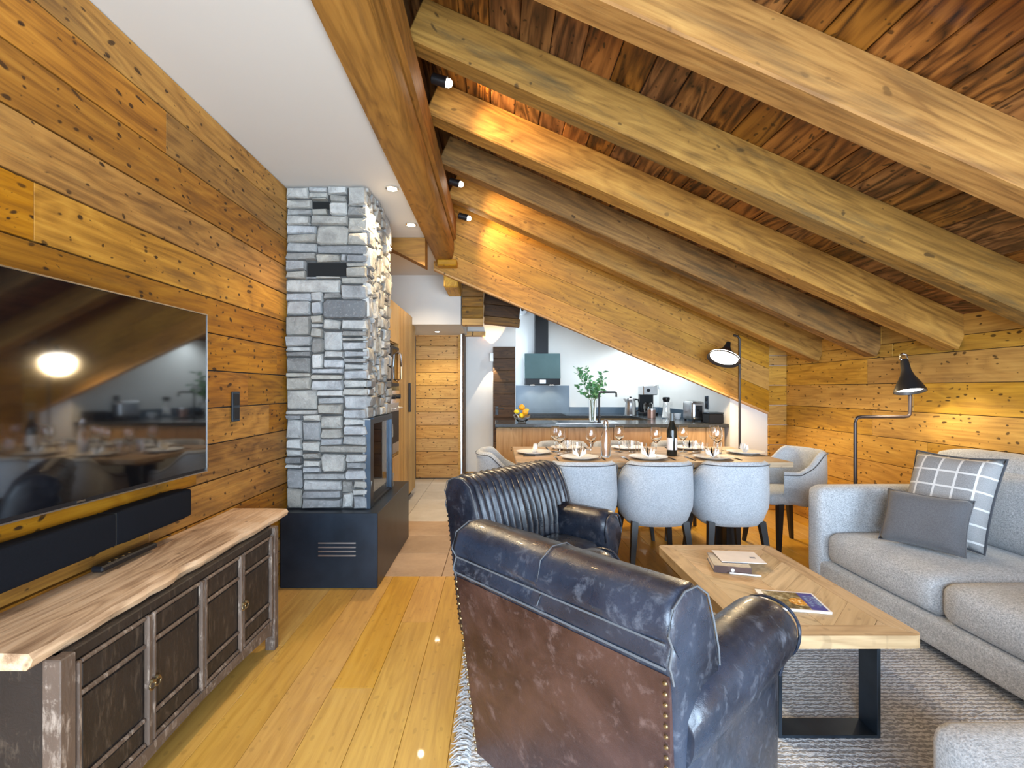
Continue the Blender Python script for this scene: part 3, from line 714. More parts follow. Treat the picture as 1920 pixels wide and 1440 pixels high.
for (x, y) in ((.5, 6.76), (.8, 6.76), (.5, 6.98), (.8, 6.98)):
    MB().lathe([(.075, 0), (.075, .001), (.07, .0012), (.07, 0)], 20).build('cooking_zone', M['gun_metal'], hob, loc=(x, y, CT+.006))
ho = thing('cooker_hood', 'smoked glass cooker hood with black duct on the kitchen wall', 'hood', (.643, 6.9, 0))
hm = MB(); hm.loft([[(-.255, -.06, 1.405), (.255, -.06, 1.405), (.255, .25, 1.405), (-.255, .25, 1.405)], [(-.255, .0, 1.765), (.255, .0, 1.765), (.255, .25, 1.765), (-.255, .25, 1.765)]])
hm.build('hood_glass', M['hood_glass'], ho); box('hood_body', -.25, .25, -.07, .28, 1.315, 1.405, M['black_plastic'], ho, .004)
box('display', -.04, .04, -.0745, -.069, 1.335, 1.385, M['steel'], ho)
box('duct', -.094, .094, .08, .27, 1.765, 2.55, M['black_plastic'], ho)
for s_ in (-.14, .14): MB().lathe([(.03, 0), (.03, .004)], 14).build('hood_lamp', M['hood_led'], ho, loc=(s_, .05, 1.311))
light('hood_lamp', 'SPOT', (.503, 6.95, 1.30), 4, SOFT, (0, .45, -1), .03, 110); light('hood_lamp', 'SPOT', (.783, 6.95, 1.30), 4, SOFT, (0, .45, -1), .03, 110)
sd_ = thing('wall_speaker', 'small round white wall fitting with dark centre left of the hood', 'wall fitting', (.37, 7.2, 2.44))
MB().lathe([(.085, 0), (.085, .02), (.07, .035), (0, .036)], 24).build('fitting_body', M['white'], sd_, 40, rot=(R(90), 0, 0))
MB().lathe([(.022, 0), (.022, .008), (0, .009)], 14).build('fitting_centre', M['dark_void'], sd_, 40, loc=(0, -.036, 0), rot=(R(90), 0, 0))

# kitchen spots above the counters, two of them added, and hall wall light
def downlight(loc, label, energy, col, aim=(0, 0, -1), spot=100, tilt=None, r=.035, group=None, blend=.6):
    d = thing('downlight', label, 'spotlight', loc, 0, group)
    rot = Vector(aim).to_track_quat('-Z', 'Y').to_euler()
    MB().lathe([(r*1.25, .004), (r*1.25, -.004), (r*1.02, -.006), (r, -.002), (r, .004)], 18).build('trim_ring', M['chrome'], d, 40, rot=rot)
    MB().lathe([(0, -.003), (r*.9, -.003), (r*.9, 0), (0, 0)], 16).build('bulb', M['spot_glow'], d, 40, rot=rot)
    a = Vector(aim).normalized(); light('downlight_lamp', 'SPOT', Vector(loc)+a*.02, energy, col, aim, .03, spot, blend)
    return d
downlight((-.69, 3.14, HC-.004), 'round ceiling spot beside the front corner of the chimney', 42, (1, .76, .45), spot=130)
downlight((-.69, 3.83, HC-.004), 'round ceiling spot beside the back corner of the chimney', 42, (1, .76, .45), spot=130)
downlight((-.80, 5.0, HC-.004), 'round ceiling spot in front of the oak cupboards', 18, SOFT, spot=120)
for (x, y, l) in ((.9, 6.2, 'added kitchen roof spot above the hob'), (1.7, 6.2, 'added kitchen roof spot above the kettle'), (2.1, 6.7, 'kitchen roof spot in the right back corner')):
    downlight((x, y, roof_z(x)-.03), l, 23, (.78, .92, 1), (0, 0, -1), 150)  # hob and kettle spots are added, hidden lamps that brighten the kitchen
wlamp = thing('wall_light', 'small up-and-down wall light beside the dark plank door', 'lamp', (-.085, 6.74, 1.70))
box('lamp_body', -.025, .025, -.03, .03, -.06, .06, M['white'], wlamp, .004)
light('wall_light_up', 'SPOT', (-.085, 6.68, 1.77), 12, WARM, (0, .1, 1), .01, 62, .1); light('wall_light_down', 'SPOT', (-.085, 6.68, 1.63), 10, SOFT, (0, .1, -1), .01, 60, .1)
downlight((-.78, 6.2, 1.996), 'added recessed spot in the white bulkhead over the hall door', 14, SOFT, spot=130)  # added lamp, put in to light the hall floor
# roof spots by the ridge between the rafters
for (px, py, y, l) in ((838, 155, 2.85, 'spot between the second and third rafter by the ridge'), (862, 345, 4.15, 'spot between the fourth and fifth rafter by the ridge'), (877, 409, 4.74, 'spot between the fifth rafter and the fascia by the ridge')):
    x = (px-933)/900*y; z = 1.25+(730-py)/900*y
    st = thing('roof_spot', 'small glowing '+l, 'spotlight', (x, y, z))
    MB().lathe([(.012, -.10), (.03, -.09), (.032, 0), (.026, 0), (.02, -.03)], 14).build('spot_housing', M['black_metal'], st, 40, rot=Vector((1, 0, -.3)).to_track_quat('Z', 'Y').to_euler())
    bm = bmesh.new(); bmesh.ops.create_uvsphere(bm, u_segments=12, v_segments=8, radius=.024); me = bpy.data.meshes.new('bulb'); bm.to_mesh(me); bm.free(); me.materials.append(M['spot_glow'])
    link('bulb', me, st, (.01, 0, -.003))
    light('roof_spot_lamp', 'SPOT', (x+.05, y, z-.02), 26, WARM, (1, -.10, -.50), .05, 150, .9)

# ------------------------------------------------------------------ television wall
tv = thing('television', 'large black flat television on the pine wall', 'television', (-1.38, 1.502, 1.2345), R(-2.5))
fr = box('frame', .035, .075, -.61, .61, -.3425, .3425, M['black_plastic'], tv, .003)
for nm, a in (('bezel', (-.612, -.608, -.345, .345)), ('bezel', (.608, .612, -.345, .345)), ('bezel', (-.608, .608, .3405, .345)), ('bezel', (-.608, .608, -.345, -.3405))):
    box(nm, .06, .079, a[0], a[1], a[2], a[3], M['steel'], tv)
box('screen', .075, .0765, -.606, .606, -.328, .339, M['screen'], tv)
box('logo', .0768, .0775, -.012, .018, -.337, -.331, M['chrome'], tv); box('wall_mount', 0, .035, -.2, .2, -.15, .15, M['black_metal'], tv)
sbr = thing('soundbar', 'long black soundbar on the pine wall under the television', 'soundbar', (-1.38, 1.40, .711))
mb = MB(); rbox(mb, .01, .08, -.66, .24, 0, .119, .012, n=5); mb.build('speaker_grille', M['soundbar'], sbr, 40)
mb = MB(); rbox(mb, .01, .08, .244, .645, 0, .119, .012, n=5); mb.build('speaker_grille', M['soundbar'], sbr, 40)
box('connector', .012, .076, .24, .244, .004, .115, M['dark_void'], sbr)
box('wall_bracket', 0, .02, -.3, .3, .02, .1, M['black_metal'], sbr)
rm = tag(MB().box(-.02, .02, -.13, .13, 0, .02, .005).build('remote_control', M['black_plastic'], loc=(-1.33, 1.72, .641)), 'slim black remote lying on the worn cabinet top under the soundbar', 'remote')
for k in range(4): box('button', .004, .010, -.09+k*.03, -.08+k*.03, .0195, .022, M['chrome'], rm)
sw = thing('switch_plate', 'tall dark switch plate on the pine wall right of the television', 'switch', (-1.378, 2.515, 1.16))
box('plate', 0, .010, -.034, .034, -.078, .078, M['gun_metal'], sw, .002)
for k in (-.037, .037): box('rocker', .010, .013, -.026, .026, k-.03, k+.03, M['black_plastic'], sw, .001)

# old sideboard
sbd = thing('sideboard', 'long low old dark-lacquered sideboard with worn top under the television', 'sideboard', (-1.225, 1.75, 0))
SX, SY = 1.225, -1.75
def sb_(name, x0, x1, y0, y1, z0, z1, mat, par=None, c=.003): return box(name, x0+SX, x1+SX, y0+SY, y1+SY, z0, z1, mat, par or sbd, c)
sb_('carcass', -1.37, -1.095, 1.19, 2.32, .12, .588, M['cab_dark'])
# worn slab top with uneven front edge
random.seed(21); top = MB(); rings = []
for i in range(29):
    y = 1.128+i*1.372/28; e = random.uniform(-.006, .004); e2 = random.uniform(-.006, .006)
    if i in (11, 12, 19): e -= .012
    ex = [(-1.378, .588), (-1.11+e2, .588), (-1.094+e, .598), (-1.088+e, .615+e*.3), (-1.098+e, .628), (-1.20, .631+e*.2), (-1.378, .630)]
    rings.append([Vector((x+SX, y+SY, z)) for x, z in ex])
top.loft(rings); top.build('top', M['old_top'], sbd, 50)
for y0, y1 in ((1.17, 1.215), (2.295, 2.335)): 
    for x0, x1 in ((-1.112, -1.066), (-1.372, -1.33)): sb_('leg', x0, x1, y0, y1, 0, .588, M['cab_mould'])
sb_('end_panel', -1.33, -1.112, 1.180, 1.192, .12, .588, M['cab_dark'])
sb_('end_rail', -1.33, -1.112, 1.174, 1.19, .09, .135, M['cab_mould'])
sb_('front_rail', -1.098, -1.078, 1.215, 2.295, .557, .588, M['cab_dark'])
sb_('front_rail', -1.098, -1.072, 1.215, 2.295, .125, .152, M['cab_mould'])
ap = MB(); rings = []
for i in range(25):
    t = i/24; y = 1.215+t*1.08; d = .125-.04*(1-.75*math.sin(math.pi*t)) if .0 < t < 1 else .07
    rings.append([Vector((x+SX, y+SY, z)) for x, z in ((-1.094, d), (-1.076, d), (-1.076, .127), (-1.094, .127))])
ap.loft(rings); ap.build('apron', M['cab_mould'], sbd)
dy = [1.222, 1.491, 1.757, 2.021, 2.289]
for k in range(4):
    y0, y1 = dy[k]+.003, dy[k+1]-.003; h0, h1 = .156, .554
    do = sb_('door', -1.096, -1.084, y0, y1, h0, h1, M['cab_dark'])
    def dp(name, a, b, c, d, mat=M['cab_mould'], t=.014):
        px, py, pz = do.location
        mb = MB(); mb.box(-1.084+SX-px, -1.084+t+SX-px, a+SY-py, b+SY-py, c-pz, d-pz, .004); return mb.build(name, mat, do)
    dp('door_stile', y0, y0+.014, h0, h1); dp('door_stile', y1-.020, y1, h0, h1, t=.017); dp('door_rail', y0+.014, y1-.02, h1-.012, h1, t=.012); dp('door_rail', y0+.014, y1-.02, h0, h0+.014, t=.012)
    dp('door_rail', y0+.014, y1-.02, .457, .471, t=.011); dp('door_rail', y0+.014, y1-.02, .232, .246, t=.011)
    dp('door_panel', y0+.022, y1-.028, .254, .449, M['cab_dark'], .005); dp('door_panel', y0+.022, y1-.028, .476, h1-.016, M['cab_dark'], .005); dp('door_panel', y0+.022, y1-.028, h0+.018, .227, M['cab_dark'], .005)
    px, py, pz = do.location
    yh = (y1-.010) if k % 2 == 0 else (y0+.007)
    mb = MB(); mb.tube([(0, .013*math.cos(a), -.013+.013*math.sin(a)) for a in [2*math.pi*i/14 for i in range(14)]], .0025, 6, closed=True); mb.lathe([(.006, -.006), (.006, .004), (0, .005)], 10, Matrix.Rotation(R(90), 4, 'Y'))
    mb.build('ring_pull', M['brass'], do, 40, loc=(-1.062+SX-px, yh+SY-py, .352-pz))

# ------------------------------------------------------------------ rug
rugx0, rugx1, rugy0, rugy1 = -.095, 2.12, .55, 2.66
rg = tag(MB().box(rugx0, rugx1, rugy0, rugy1, .0, .016, .004).build('rug', M['rug']), 'large grey woven rug under the coffee table and armchairs', 'rug')
fr_ = MB(); random.seed(4)
for i in range(620):
    y = rugy0+(rugy1-rugy0)*i/620+random.uniform(-.004, .004); x = rugx0; pts = []; L = random.uniform(.04, .075); a = random.uniform(-.5, .5)
    for k in range(4):
        t = k/3; pts.append((x-L*t+.006, y+a*.05*t+random.uniform(-.006, .006), .010+.016*math.sin(math.pi*t)*random.uniform(.3, 1.4)+.002))
    fr_.tube(pts, [.0035, .004, .003, .0015], 4)
fo = fr_.build('fringe', M['fringe'], rg, 60); fo['kind'] = 'stuff'

# ------------------------------------------------------------------ leather armchairs
def catmull(P, n):
    out = []
    for i in range(1, len(P)-1):
        p0, p1, p2, p3 = [Vector((*P[max(0, min(len(P)-1, i+d))],)) for d in (-1, 0, 1, 2)]
        for k in range(n):
            t = k/n; v = .5*((2*p1)+(p2-p0)*t+(2*p0-5*p1+4*p2-p3)*t*t+(3*p1-p0-3*p2+p3)*t**3); out.append((v.x, v.y))
    return out
def armchair(name, label, loc, rz, ribs=False, back_mat=None, y_arm=.40, hw=.375):
    root = thing(name, label, 'armchair', loc, rz, None)
    H = .80
    prof = [(-.262, .05), (-.300, .42), (-.330, .62), (-.340, .648), (-.348, .664), (-.336, .70), (-.354, .730), (-.335, .780), (-.285, .803), (-.225, .800), (-.172, .768), (-.140, .70), (-.112, .62), (-.092, .53), (-.085, .42), (-.085, .05)]
    cx = sum(p[0] for p in prof)/len(prof); cz = .5
    NS = 97; mb = MB(); rings = []
    NR = 15
    for i in range(NS):
        u = -1+2*i/(NS-1); au = abs(u)
        # sides are rounded: shrink the section towards the ends
        e = max(0, (au-.94)/.06); k = 1-.16*(1-math.sqrt(max(0, 1-e*e)))
        x = hw*u
        ring = []
        for j, (y, z) in enumerate(prof):
            yy_, zz = cx+(y-cx)*k, (cz+(z-cz)*k if z > .5 else z)
            taper = 1-.06*max(0, (.62-z))/.5
            if 8 <= j <= 14:
                if ribs and au < .9:
                    a = abs(math.sin(math.pi*(u/.9*.5+.5)*NR)); d = .034*(a**.6)-.022
                    ny, nz = ((.1, 1.2) if j == 8 else (.4, 1.1) if j == 9 else (.75, .6) if j == 10 else (.95, .25)); yy_ += ny*d; zz += nz*d*.6
            elif ribs is False and 5 <= j <= 7:
                d = .007*math.sin(7*u+j*1.3)*math.sin(3.1*u+.4*j); yy_ += -d
            ring.append(Vector((x*taper, yy_, zz)))
        rings.append(ring)
    mb.loft(rings); mb.build('backrest', M['leather'], root, 60)
    # outside back panel, slightly proud
    bp = MB(); rr = []
    for i in range(9):
        t = i/8; z = .05+t*.585; y = -.262-(z-.05)*.112-.010; hwz = (hw-.012)*(1-.06*max(0, .62-z)/.5)
        rr.append([Vector((x, y-.008*math.cos(x/hw*1.4)*math.sin(math.pi*min(1, t+.1)), z)) for x in [hwz*(-1+q/6) for q in range(13)]])
    vs = [p for r in rr for p in r]; fs = []
    for i in range(8):
        for q in range(12): fs.append((i*13+q, i*13+q+1, (i+1)*13+q+1, (i+1)*13+q))
    b = len(vs); vs2 = vs+[p+Vector((0, .02, 0)) for p in vs]; fs2 = fs+[tuple(b+i for i in f[::-1]) for f in fs]
    rim = [q for q in range(13)]+[i*13+12 for i in range(1, 9)]+[8*13+q for q in range(11, -1, -1)]+[i*13 for i in range(7, 0, -1)]
    for i in range(len(rim)): a, c = rim[i], rim[(i+1) % len(rim)]; fs2.append((a, c, b+c, b+a))
    bp.add(vs2, fs2); bpo = bp.build('back_panel', back_mat or M['leather_brown'], root, 50)
    if back_mat is None: bpo['label'] = 'worn reddish-brown leather back panel'
    # seams: centre seam over the roll, top piping of the panel, corner piping
    sm = MB(); sm.tube([Vector((.0+.006*math.sin(j), cx+(y-cx)*1.018, cz+(z-cz)*1.012)) for j, (y, z) in enumerate(prof[4:11])], .0018, 6)
    sm.tube([(x, -.346, .652) for x in [hw*.96*(-1+q/10) for q in range(21)]], .003, 6)
    sm.tube([(x, -.3425, .700) for x in [hw*.95*(-1+q/10) for q in range(21)]], .0028, 6)
    for s_ in (-1, 1): sm.tube([Vector((s_*hw*.985*(1-.06*max(0, .62-z)/.5), cx+(y-cx)*.985, z-.004)) for y, z in prof[2:14]], .0026, 6)
    sm.build('seam', M['thread'], root, 60)
    nl = MB()
    for s_ in (-1, 1):
        for i in range(24):
            z = .07+i*.024; y = -.262-(z-.05)*.112-.020; x = s_*(hw-.018)*(1-.06*max(0, .62-z)/.5)
            nl.lathe([(.0055, 0), (.004, .003), (0, .004)], 7, Matrix.Translation((x, y+.002, z)) @ Matrix.Rotation(R(90), 4, 'X'))
    no = nl.build('nailheads', M['brass'], root, 50); no['kind'] = 'stuff'
    ap = [(.235, .05), (.232, .44), (.222, .50), (.235, .555), (.27, .585), (.32, .59), (.37, .572), (.40, .53), (.402, .475), (.385, .43), (.352, .40), (.345, .34), (.343, .05)]
    ap = ap[:2]+catmull(ap[1:11], 3)+ap[11:]
    for s_ in (1, -1):
        mb = MB(); rings = []
        for i in range(22):
            t = i/21; y = -.27+(y_arm+.27)*t; e = max(0, (t-.86)/.14); k = 1-.30*(1-math.sqrt(max(0, 1-e*e))); zc = .36
            if t < .12: k = 1-.20*(1-t/.12)**1.5
            bul = 1+.03*math.sin(math.pi*t)
            rings.append([Vector((s_*(.31+(x-.31)*k*bul), y, (zc+(z-zc)*k) if z > .2 else z)) for x, z in ap])
        mb.loft(rings); ao = mb.build('arm', M['leather'], root, 60)
        pp = MB(); y = y_arm-.012; pp.tube([Vector((s_*(.31+(x-.31)*.93), y, .36+(z-.36)*.93)) for x, z in ap[1:-1]], .005, 6)
        pp.build('arm_piping', M['leather'], root, 60)
    mb = MB(); rbox(mb, -.222, .222, -.10, y_arm-.02, .30, .45, .06, (0, 0, .02), 9); mb.build('seat_cushion', M['leather'], root, 60)
    mb = MB(); rbox(mb, -.335, .335, -.23, y_arm-.02, .06, .31, .03, 0, 6); mb.build('seat_base', M['leather'], root, 60)
    for x in (-.235, .235):
        for y in (-.17, y_arm-.08):
            mb = MB(); mb.lathe([(.018, 0), (.024, .05), (.03, .12)], 12); mb.build('leg', M['chair_leg'], root, 40, loc=(x, y, 0))
    return root
armchair('armchair', 'worn leather armchair seen from behind, brown back panel, nearest to the viewer', (.363, 1.492, .0172), math.atan2(-.742, .67), False)
armchair('armchair', 'black leather armchair with a ribbed channelled backrest facing the coffee table', (.25, 2.45, .0172), math.atan2(-.743, -.669), True, M['leather'], y_arm=.22, hw=.385)

# ------------------------------------------------------------------ coffee table
TX0, TX1, TY0, TY1, TZ = .872, 1.475, 1.655, 2.62, .40
ct = thing('coffee_table', 'low grey-oak coffee table with parquet top and flat steel legs', 'table', ((TX0+TX1)/2, (TY0+TY1)/2, 0))
hx, hy = (TX1-TX0)/2, (TY1-TY0)/2
box('underlay', -hx+.01, hx-.01, -hy+.01, hy-.01, TZ-.038, TZ-.014, M['table_wood'], ct)
def polyplank(poly, parent, name='plank', z0=TZ-.022, z1=TZ, ax=None, mat=M['table_wood']):
    c = Vector((sum(p[0] for p in poly)/len(poly), sum(p[1] for p in poly)/len(poly))); a = math.atan2(ax[1], ax[0])
    ca, sa = math.cos(-a), math.sin(-a); mb = MB(); lp = []
    for p in poly:
        d = Vector(p)-c; d *= 1-.0012/max(d.length, .01); lp.append((d.x*ca-d.y*sa, d.x*sa+d.y*ca))
    mb.prism(lp, z0-z1, -.0, 'z'); return mb.build(name, mat, parent, M=Matrix.Translation((c.x, c.y, z1)) @ Matrix.Rotation(a, 4, 'Z'))
bw = .075
B = [(-hx, -hy), (hx, -hy), (hx, hy), (-hx, hy)]; I = [(-hx+bw, -hy+bw), (hx-bw, -hy+bw), (hx-bw, hy-bw), (-hx+bw, hy-bw)]
for k in range(4):
    a, b = B[k], B[(k+1) % 4]; c, d = I[(k+1) % 4], I[k]
    u = (Vector(b)-Vector(a)).normalized(); nn_ = Vector((-u.y, u.x)); rr_ = .032
    ca = Vector(a)+(u+nn_)*rr_; cb_ = Vector(b)+(nn_-u)*rr_
    arc = [ca+rr_*(-nn_*math.cos(R(q))-u*math.sin(R(q))) for q in (45, 30, 15, 0)]+[cb_+rr_*(-nn_*math.cos(R(q))+u*math.sin(R(q))) for q in (0, 15, 30, 45)]
    polyplank([tuple(p) for p in arc]+[c, d], ct, 'border_plank', TZ-.045, TZ+.0005, (b[0]-a[0], b[1]-a[1]))
def clip(poly, nx, ny, d):
    out = []
    for i in range(len(poly)):
        p, q = poly[i], poly[(i+1) % len(poly)]; a = p[0]*nx+p[1]*ny-d; b = q[0]*nx+q[1]*ny-d
        if a <= 0: out.append(p)
        if a*b < 0: t = a/(a-b); out.append((p[0]+(q[0]-p[0])*t, p[1]+(q[1]-p[1])*t))
    return out
for sgn, base in ((1, [(0, I[0][1]), (I[1][0], I[0][1]), (I[1][0], I[2][1]), (0, I[2][1])]), (-1, [(I[0][0], I[0][1]), (0, I[0][1]), (0, I[2][1]), (I[0][0], I[2][1])])):
    nv = (-sgn*.707, .707)
    for k in range(-8, 9):
        p = clip(clip(base, nv[0], nv[1], (k+1)*.105), -nv[0], -nv[1], -k*.105)
        if len(p) >= 3:
            ar = abs(sum(p[i][0]*p[(i+1) % len(p)][1]-p[(i+1) % len(p)][0]*p[i][1] for i in range(len(p))))/2
            if ar > 2e-4: polyplank(p, ct, 'plank', ax=(.707, sgn*.707))
for yc in (-hy+.085, hy-.085):
    for nm, a in (('leg', (-.18, -.168, .0172, TZ-.038)), ('leg', (.168, .18, .0172, TZ-.038)), ('foot_bar', (-.168, .168, .0172, .028)), ('top_bar', (-.168, .168, TZ-.05, TZ-.038))):
        box(nm, a[0], a[1], yc-.045, yc+.045, a[2], a[3], M['gun_metal'], ct, .001)
# things on the coffee table
mg = thing('magazine', 'magazine with a blue and food-picture cover lying on the coffee table', 'magazine', (1.172, 1.915, TZ+.001), R(-11))
MB().box(-.108, .108, -.086, .086, 0, .007).build('pages', M['paper'], mg); box('cover', -.109, .109, -.087, .087, .007, .0085, M['cover'], mg)
bk = thing('book', 'thick brown-bound book lying on the coffee table under the papers', 'book', (1.105, 2.30, TZ+.001), R(-14))
box('cover', -.080, .080, -.09, .09, 0, .004, M['charcoal'], bk); box('pages', -.076, .078, -.085, .086, .004, .028, M['paper'], bk); box('cover', -.080, .080, -.09, .09, .028, .032, M['leather_brown'], bk); box('spine', -.080, .080, -.092, -.088, 0, .032, M['leather_brown'], bk)
MB().lathe([(.008, 0), (.008, .002)], 14).build('emblem', M['white'], bk, loc=(.0, -.092, .016), rot=(R(90), 0, 0))
pp_ = tag(MB().box(-.10, .10, -.08, .08, 0, .003).build('paper_sheets', M['paper'], loc=(1.17, 2.335, TZ+.034), rot=(0, 0, R(-8))), 'white printed paper sheets lying skewed on the brown book', 'paper')
box('print', .05, .075, -.02, .0, .003, .0034, M['charcoal'], pp_)
pen = tag(MB().tube([(-.065, 0, 0), (.065, 0, 0)], .004, 8).build('pen', M['white'], loc=(1.13, 2.19, TZ+.005), rot=(0, 0, R(-16))), 'slim white pen in front of the brown book', 'pen')
MB().tube([(-.07, 0, 0), (-.065, 0, 0)], .0042, 8).build('pen_cap', M['steel'], pen)

# ------------------------------------------------------------------ sofa, cushions, ottoman
so = thing('sofa', 'large grey woven sofa along the right pine wall', 'sofa', (2.47, 2.15, 0))
def sf(name, x0, x1, y0, y1, z0, z1, r, puff=0, mat=M['sofa'], n=9, rot=None):
    mb = MB(); cx, cy, cz = (x0+x1)/2, (y0+y1)/2, (z0+z1)/2
    rbox(mb, x0-cx, x1-cx, y0-cy, y1-cy, z0-cz, z1-cz, r, puff, n); return mb.build(name, mat, so, 70, loc=(cx-2.47, cy-2.15, cz), rot=rot)
sf('base', 1.965, 2.95, 1.25, 3.05, .075, .215, .03)
sf('arm', 1.955, 2.95, 2.90, 3.055, .075, .655, .055, (0, .012, .004)); sf('arm', 1.955, 2.95, 1.245, 1.40, .075, .655, .055, (0, .012, .004))
sf('seat_cushion', 1.975, 2.74, 2.162, 2.898, .212, .395, .055, (.015, .004, .022)); sf('seat_cushion', 1.975, 2.74, 1.402, 2.158, .212, .395, .055, (.015, .004, .022))
sf('backrest', 2.74, 2.985, 1.25, 3.045, .075, .885, .07, (.0, .0, .006))
sf('back_cushion', 2.67, 2.82, 2.155, 2.78, .395, .80, .07, (.03, .01, .01), rot=(0, R(8), 0)); sf('back_cushion', 2.67, 2.82, 1.402, 2.148, .395, .80, .07, (.03, .01, .01), rot=(0, R(8), 0))
for x in (2.165, 2.88):
    for y in (1.33, 2.97): MB().lathe([(.02, 0), (.024, .08)], 10).build('leg', M['chair_leg'], so, 40, loc=(x-2.47, y-2.15, 0))
def cushion(name, label, w_, h, t, mat, loc, rot, pipe=None):
    root = thing(name, label, 'cushion', loc); root.rotation_euler = rot
    vs, fs = [], []; N = 14
    for s_ in (-1, 1):
        for i in range(N+1):
            for j in range(N+1):
                u, v = -1+2*i/N, -1+2*j/N; pin = 1-.07*(1-u*u)*(v*v)-.0; pin2 = 1-.07*(1-v*v)*(u*u)
                z = s_*t/2*((1-u**4)*(1-v**4))**.55
                vs.append((w_/2*u*pin2, h/2*v*pin, z))
    K = (N+1)**2
    for s_ in (0, 1):
        for i in range(N):
            for j in range(N):
                a = s_*K+i*(N+1)+j; f = (a, a+1, a+N+2, a+N+1); fs.append(f if s_ == 0 else f[::-1])
    mb = MB(); mb.add(vs, fs); o = mb.build('cushion_cover', mat, root, 80)
    bm = bmesh.new(); bm.from_mesh(o.data); bmesh.ops.remove_doubles(bm, verts=bm.verts, dist=.0006); bmesh.ops.recalc_face_normals(bm, faces=bm.faces); bm.to_mesh(o.data); bm.free()
    ed = [(-1+2*i/N, -1) for i in range(N)]+[(1, -1+2*i/N) for i in range(N)]+[(1-2*i/N, 1) for i in range(N)]+[(-1, 1-2*i/N) for i in range(N)]
    mb = MB(); mb.tube([(w_/2*u*(1-.07*(1-v*v)*(u*u)), h/2*v*(1-.07*(1-u*u)*(v*v)), 0) for u, v in ed], .006 if pipe else .003, 6, closed=True); mb.build('piping', pipe or mat, root, 60)
    return root
def face(nrm, up=(0, 0, 1)):
    z = Vector(nrm).normalized(); x = Vector(up).cross(z).normalized(); y = z.cross(x); return Matrix((x, y, z)).transposed().to_euler()
cushion('cushion', 'square grey plaid cushion with dark piping leaning on the sofa back', .40, .50, .15, M['plaid'], (2.44, 2.60, .660), face((-.88, -.30, .38)), M['piping'])
cushion('cushion', 'small plain charcoal cushion in front of the plaid one', .36, .29, .12, M['charcoal'], (2.24, 2.52, .560), face((-.78, -.46, .42)))
ot = thing('ottoman', 'grey woven ottoman at the bottom right corner', 'ottoman', (1.46, .88, .0172))
mb = MB(); rbox(mb, -.385, .335, -.33, .335, .05, .415, .05, (0, 0, .012), 9); mb.build('ottoman_body', M['sofa'], ot, 70)
for x in (-.28, .28):
    for y in (-.25, .25): MB().lathe([(.018, 0), (.022, .06)], 10).build('leg', M['chair_leg'], ot, 40, loc=(x, y, 0))

# ------------------------------------------------------------------ dining table and chairs
DZ = .75
dt = thing('dining_table', 'long oak dining table laid for eight', 'table', (1.08, 3.74, 0))
for k in range(6): piece('plank', (0, -.45+.15*(k+.5), DZ-.018), 1.90, .1485, .036, M['dining_wood'], dt, (1, 0, 0), (0, 1, 0), .003)
box('apron', -.70, .70, -.12, .12, DZ-.10, DZ-.036, M['dining_wood'], dt)
for x in (-.60, .68):
    for y in (-.09, .09): box('leg', x-.035, x+.035, y-.035, y+.035, 0, DZ-.036, M['chair_leg'], dt, .003)
def dining_chair(label, loc, rz):
    root = thing('dining_chair', label, 'chair', loc, rz, 'grey dining chairs round the table')
    mb = MB(); rings = []; N = 36; out_edge = []
    for i in range(N+1):
        u = -1+2*i/N; a = u*R(128); s_, c_ = math.sin(a), math.cos(a)
        # superellipse plan, open at the front (+y)
        e = .72; px = .243*math.copysign(abs(s_)**e, s_); py = -.25*math.copysign(abs(c_)**e, c_)
        if abs(a) > R(90): py = .25*abs(c_)**.9*1.0
        au = abs(a)/R(128); f = min(1, max(0, (au-.44)/.36)); f = f*f*(3-2*f)
        ztop = .782-.15*f; zbot = .355+.05*max(0, (au-.6)/.4)
        nx, ny = px/max(1e-6, math.hypot(px, py)), py/max(1e-6, math.hypot(px, py))
        th = .055; lean = .018*max(0, math.cos(a))
        def P(off, z):
            k = 1-.14*max(0, (.50-z)/.145)**1.6 if z < .5 else 1
            t = (z-.35)/.43
            return Vector(((px-nx*off)*k, (py-ny*off)*k-lean*t+.0, z))
        rings.append([P(.02, zbot), P(.004, zbot+.03), P(-.004, zbot+.12), P(-.006, (zbot+ztop)/2), P(0, ztop-.05), P(.006, ztop-.015), P(.028, ztop), P(th-.006, ztop-.015), P(th, ztop-.05), P(th+.004, (zbot+ztop)/2), P(th, zbot+.03), P(th-.016, zbot)])
        out_edge.append((P(-.004, ztop-.022), P(-.005, zbot+.02)))
    mb.loft(rings); mb.build('backrest', M['chair_fabric'], root, 70)
    pp = MB(); pp.tube([p[0] for p in out_edge], .0032, 5); pp.build('piping', M['piping'], root, 60)
    mb = MB(); rbox(mb, -.195, .195, -.165, .262, .375, .475, .05, (0, 0, .012), 8); mb.build('seat', M['chair_fabric'], root, 70)
    for x in (-1, 1):
        for y in (-1, 1):
            t0 = Vector((x*.165, y*.165, .385)); t1 = Vector((x*.205, y*.215-.01, 0)); mb = MB()
            mb.loft([[t1+Vector((dx*.012, dy*.012, 0)) for dx, dy in ((-1, -1), (1, -1), (1, 1), (-1, 1))], [t0+Vector((dx*.021, dy*.021, 0)) for dx, dy in ((-1, -1), (1, -1), (1, 1), (-1, 1))]])
            mb.build('leg', M['chair_leg'], root)
    return root
seats = []
c0 = dining_chair('grey tub dining chair seen from behind, half hidden by the ribbed armchair', (.560, 3.315, 0), 0)
for x, l in ((1.065, 'grey tub dining chair seen from behind, middle of the near row'), (1.565, 'grey tub dining chair seen from behind, next to the right table end')): dup(c0, (x, 3.315, 0), 0, l)
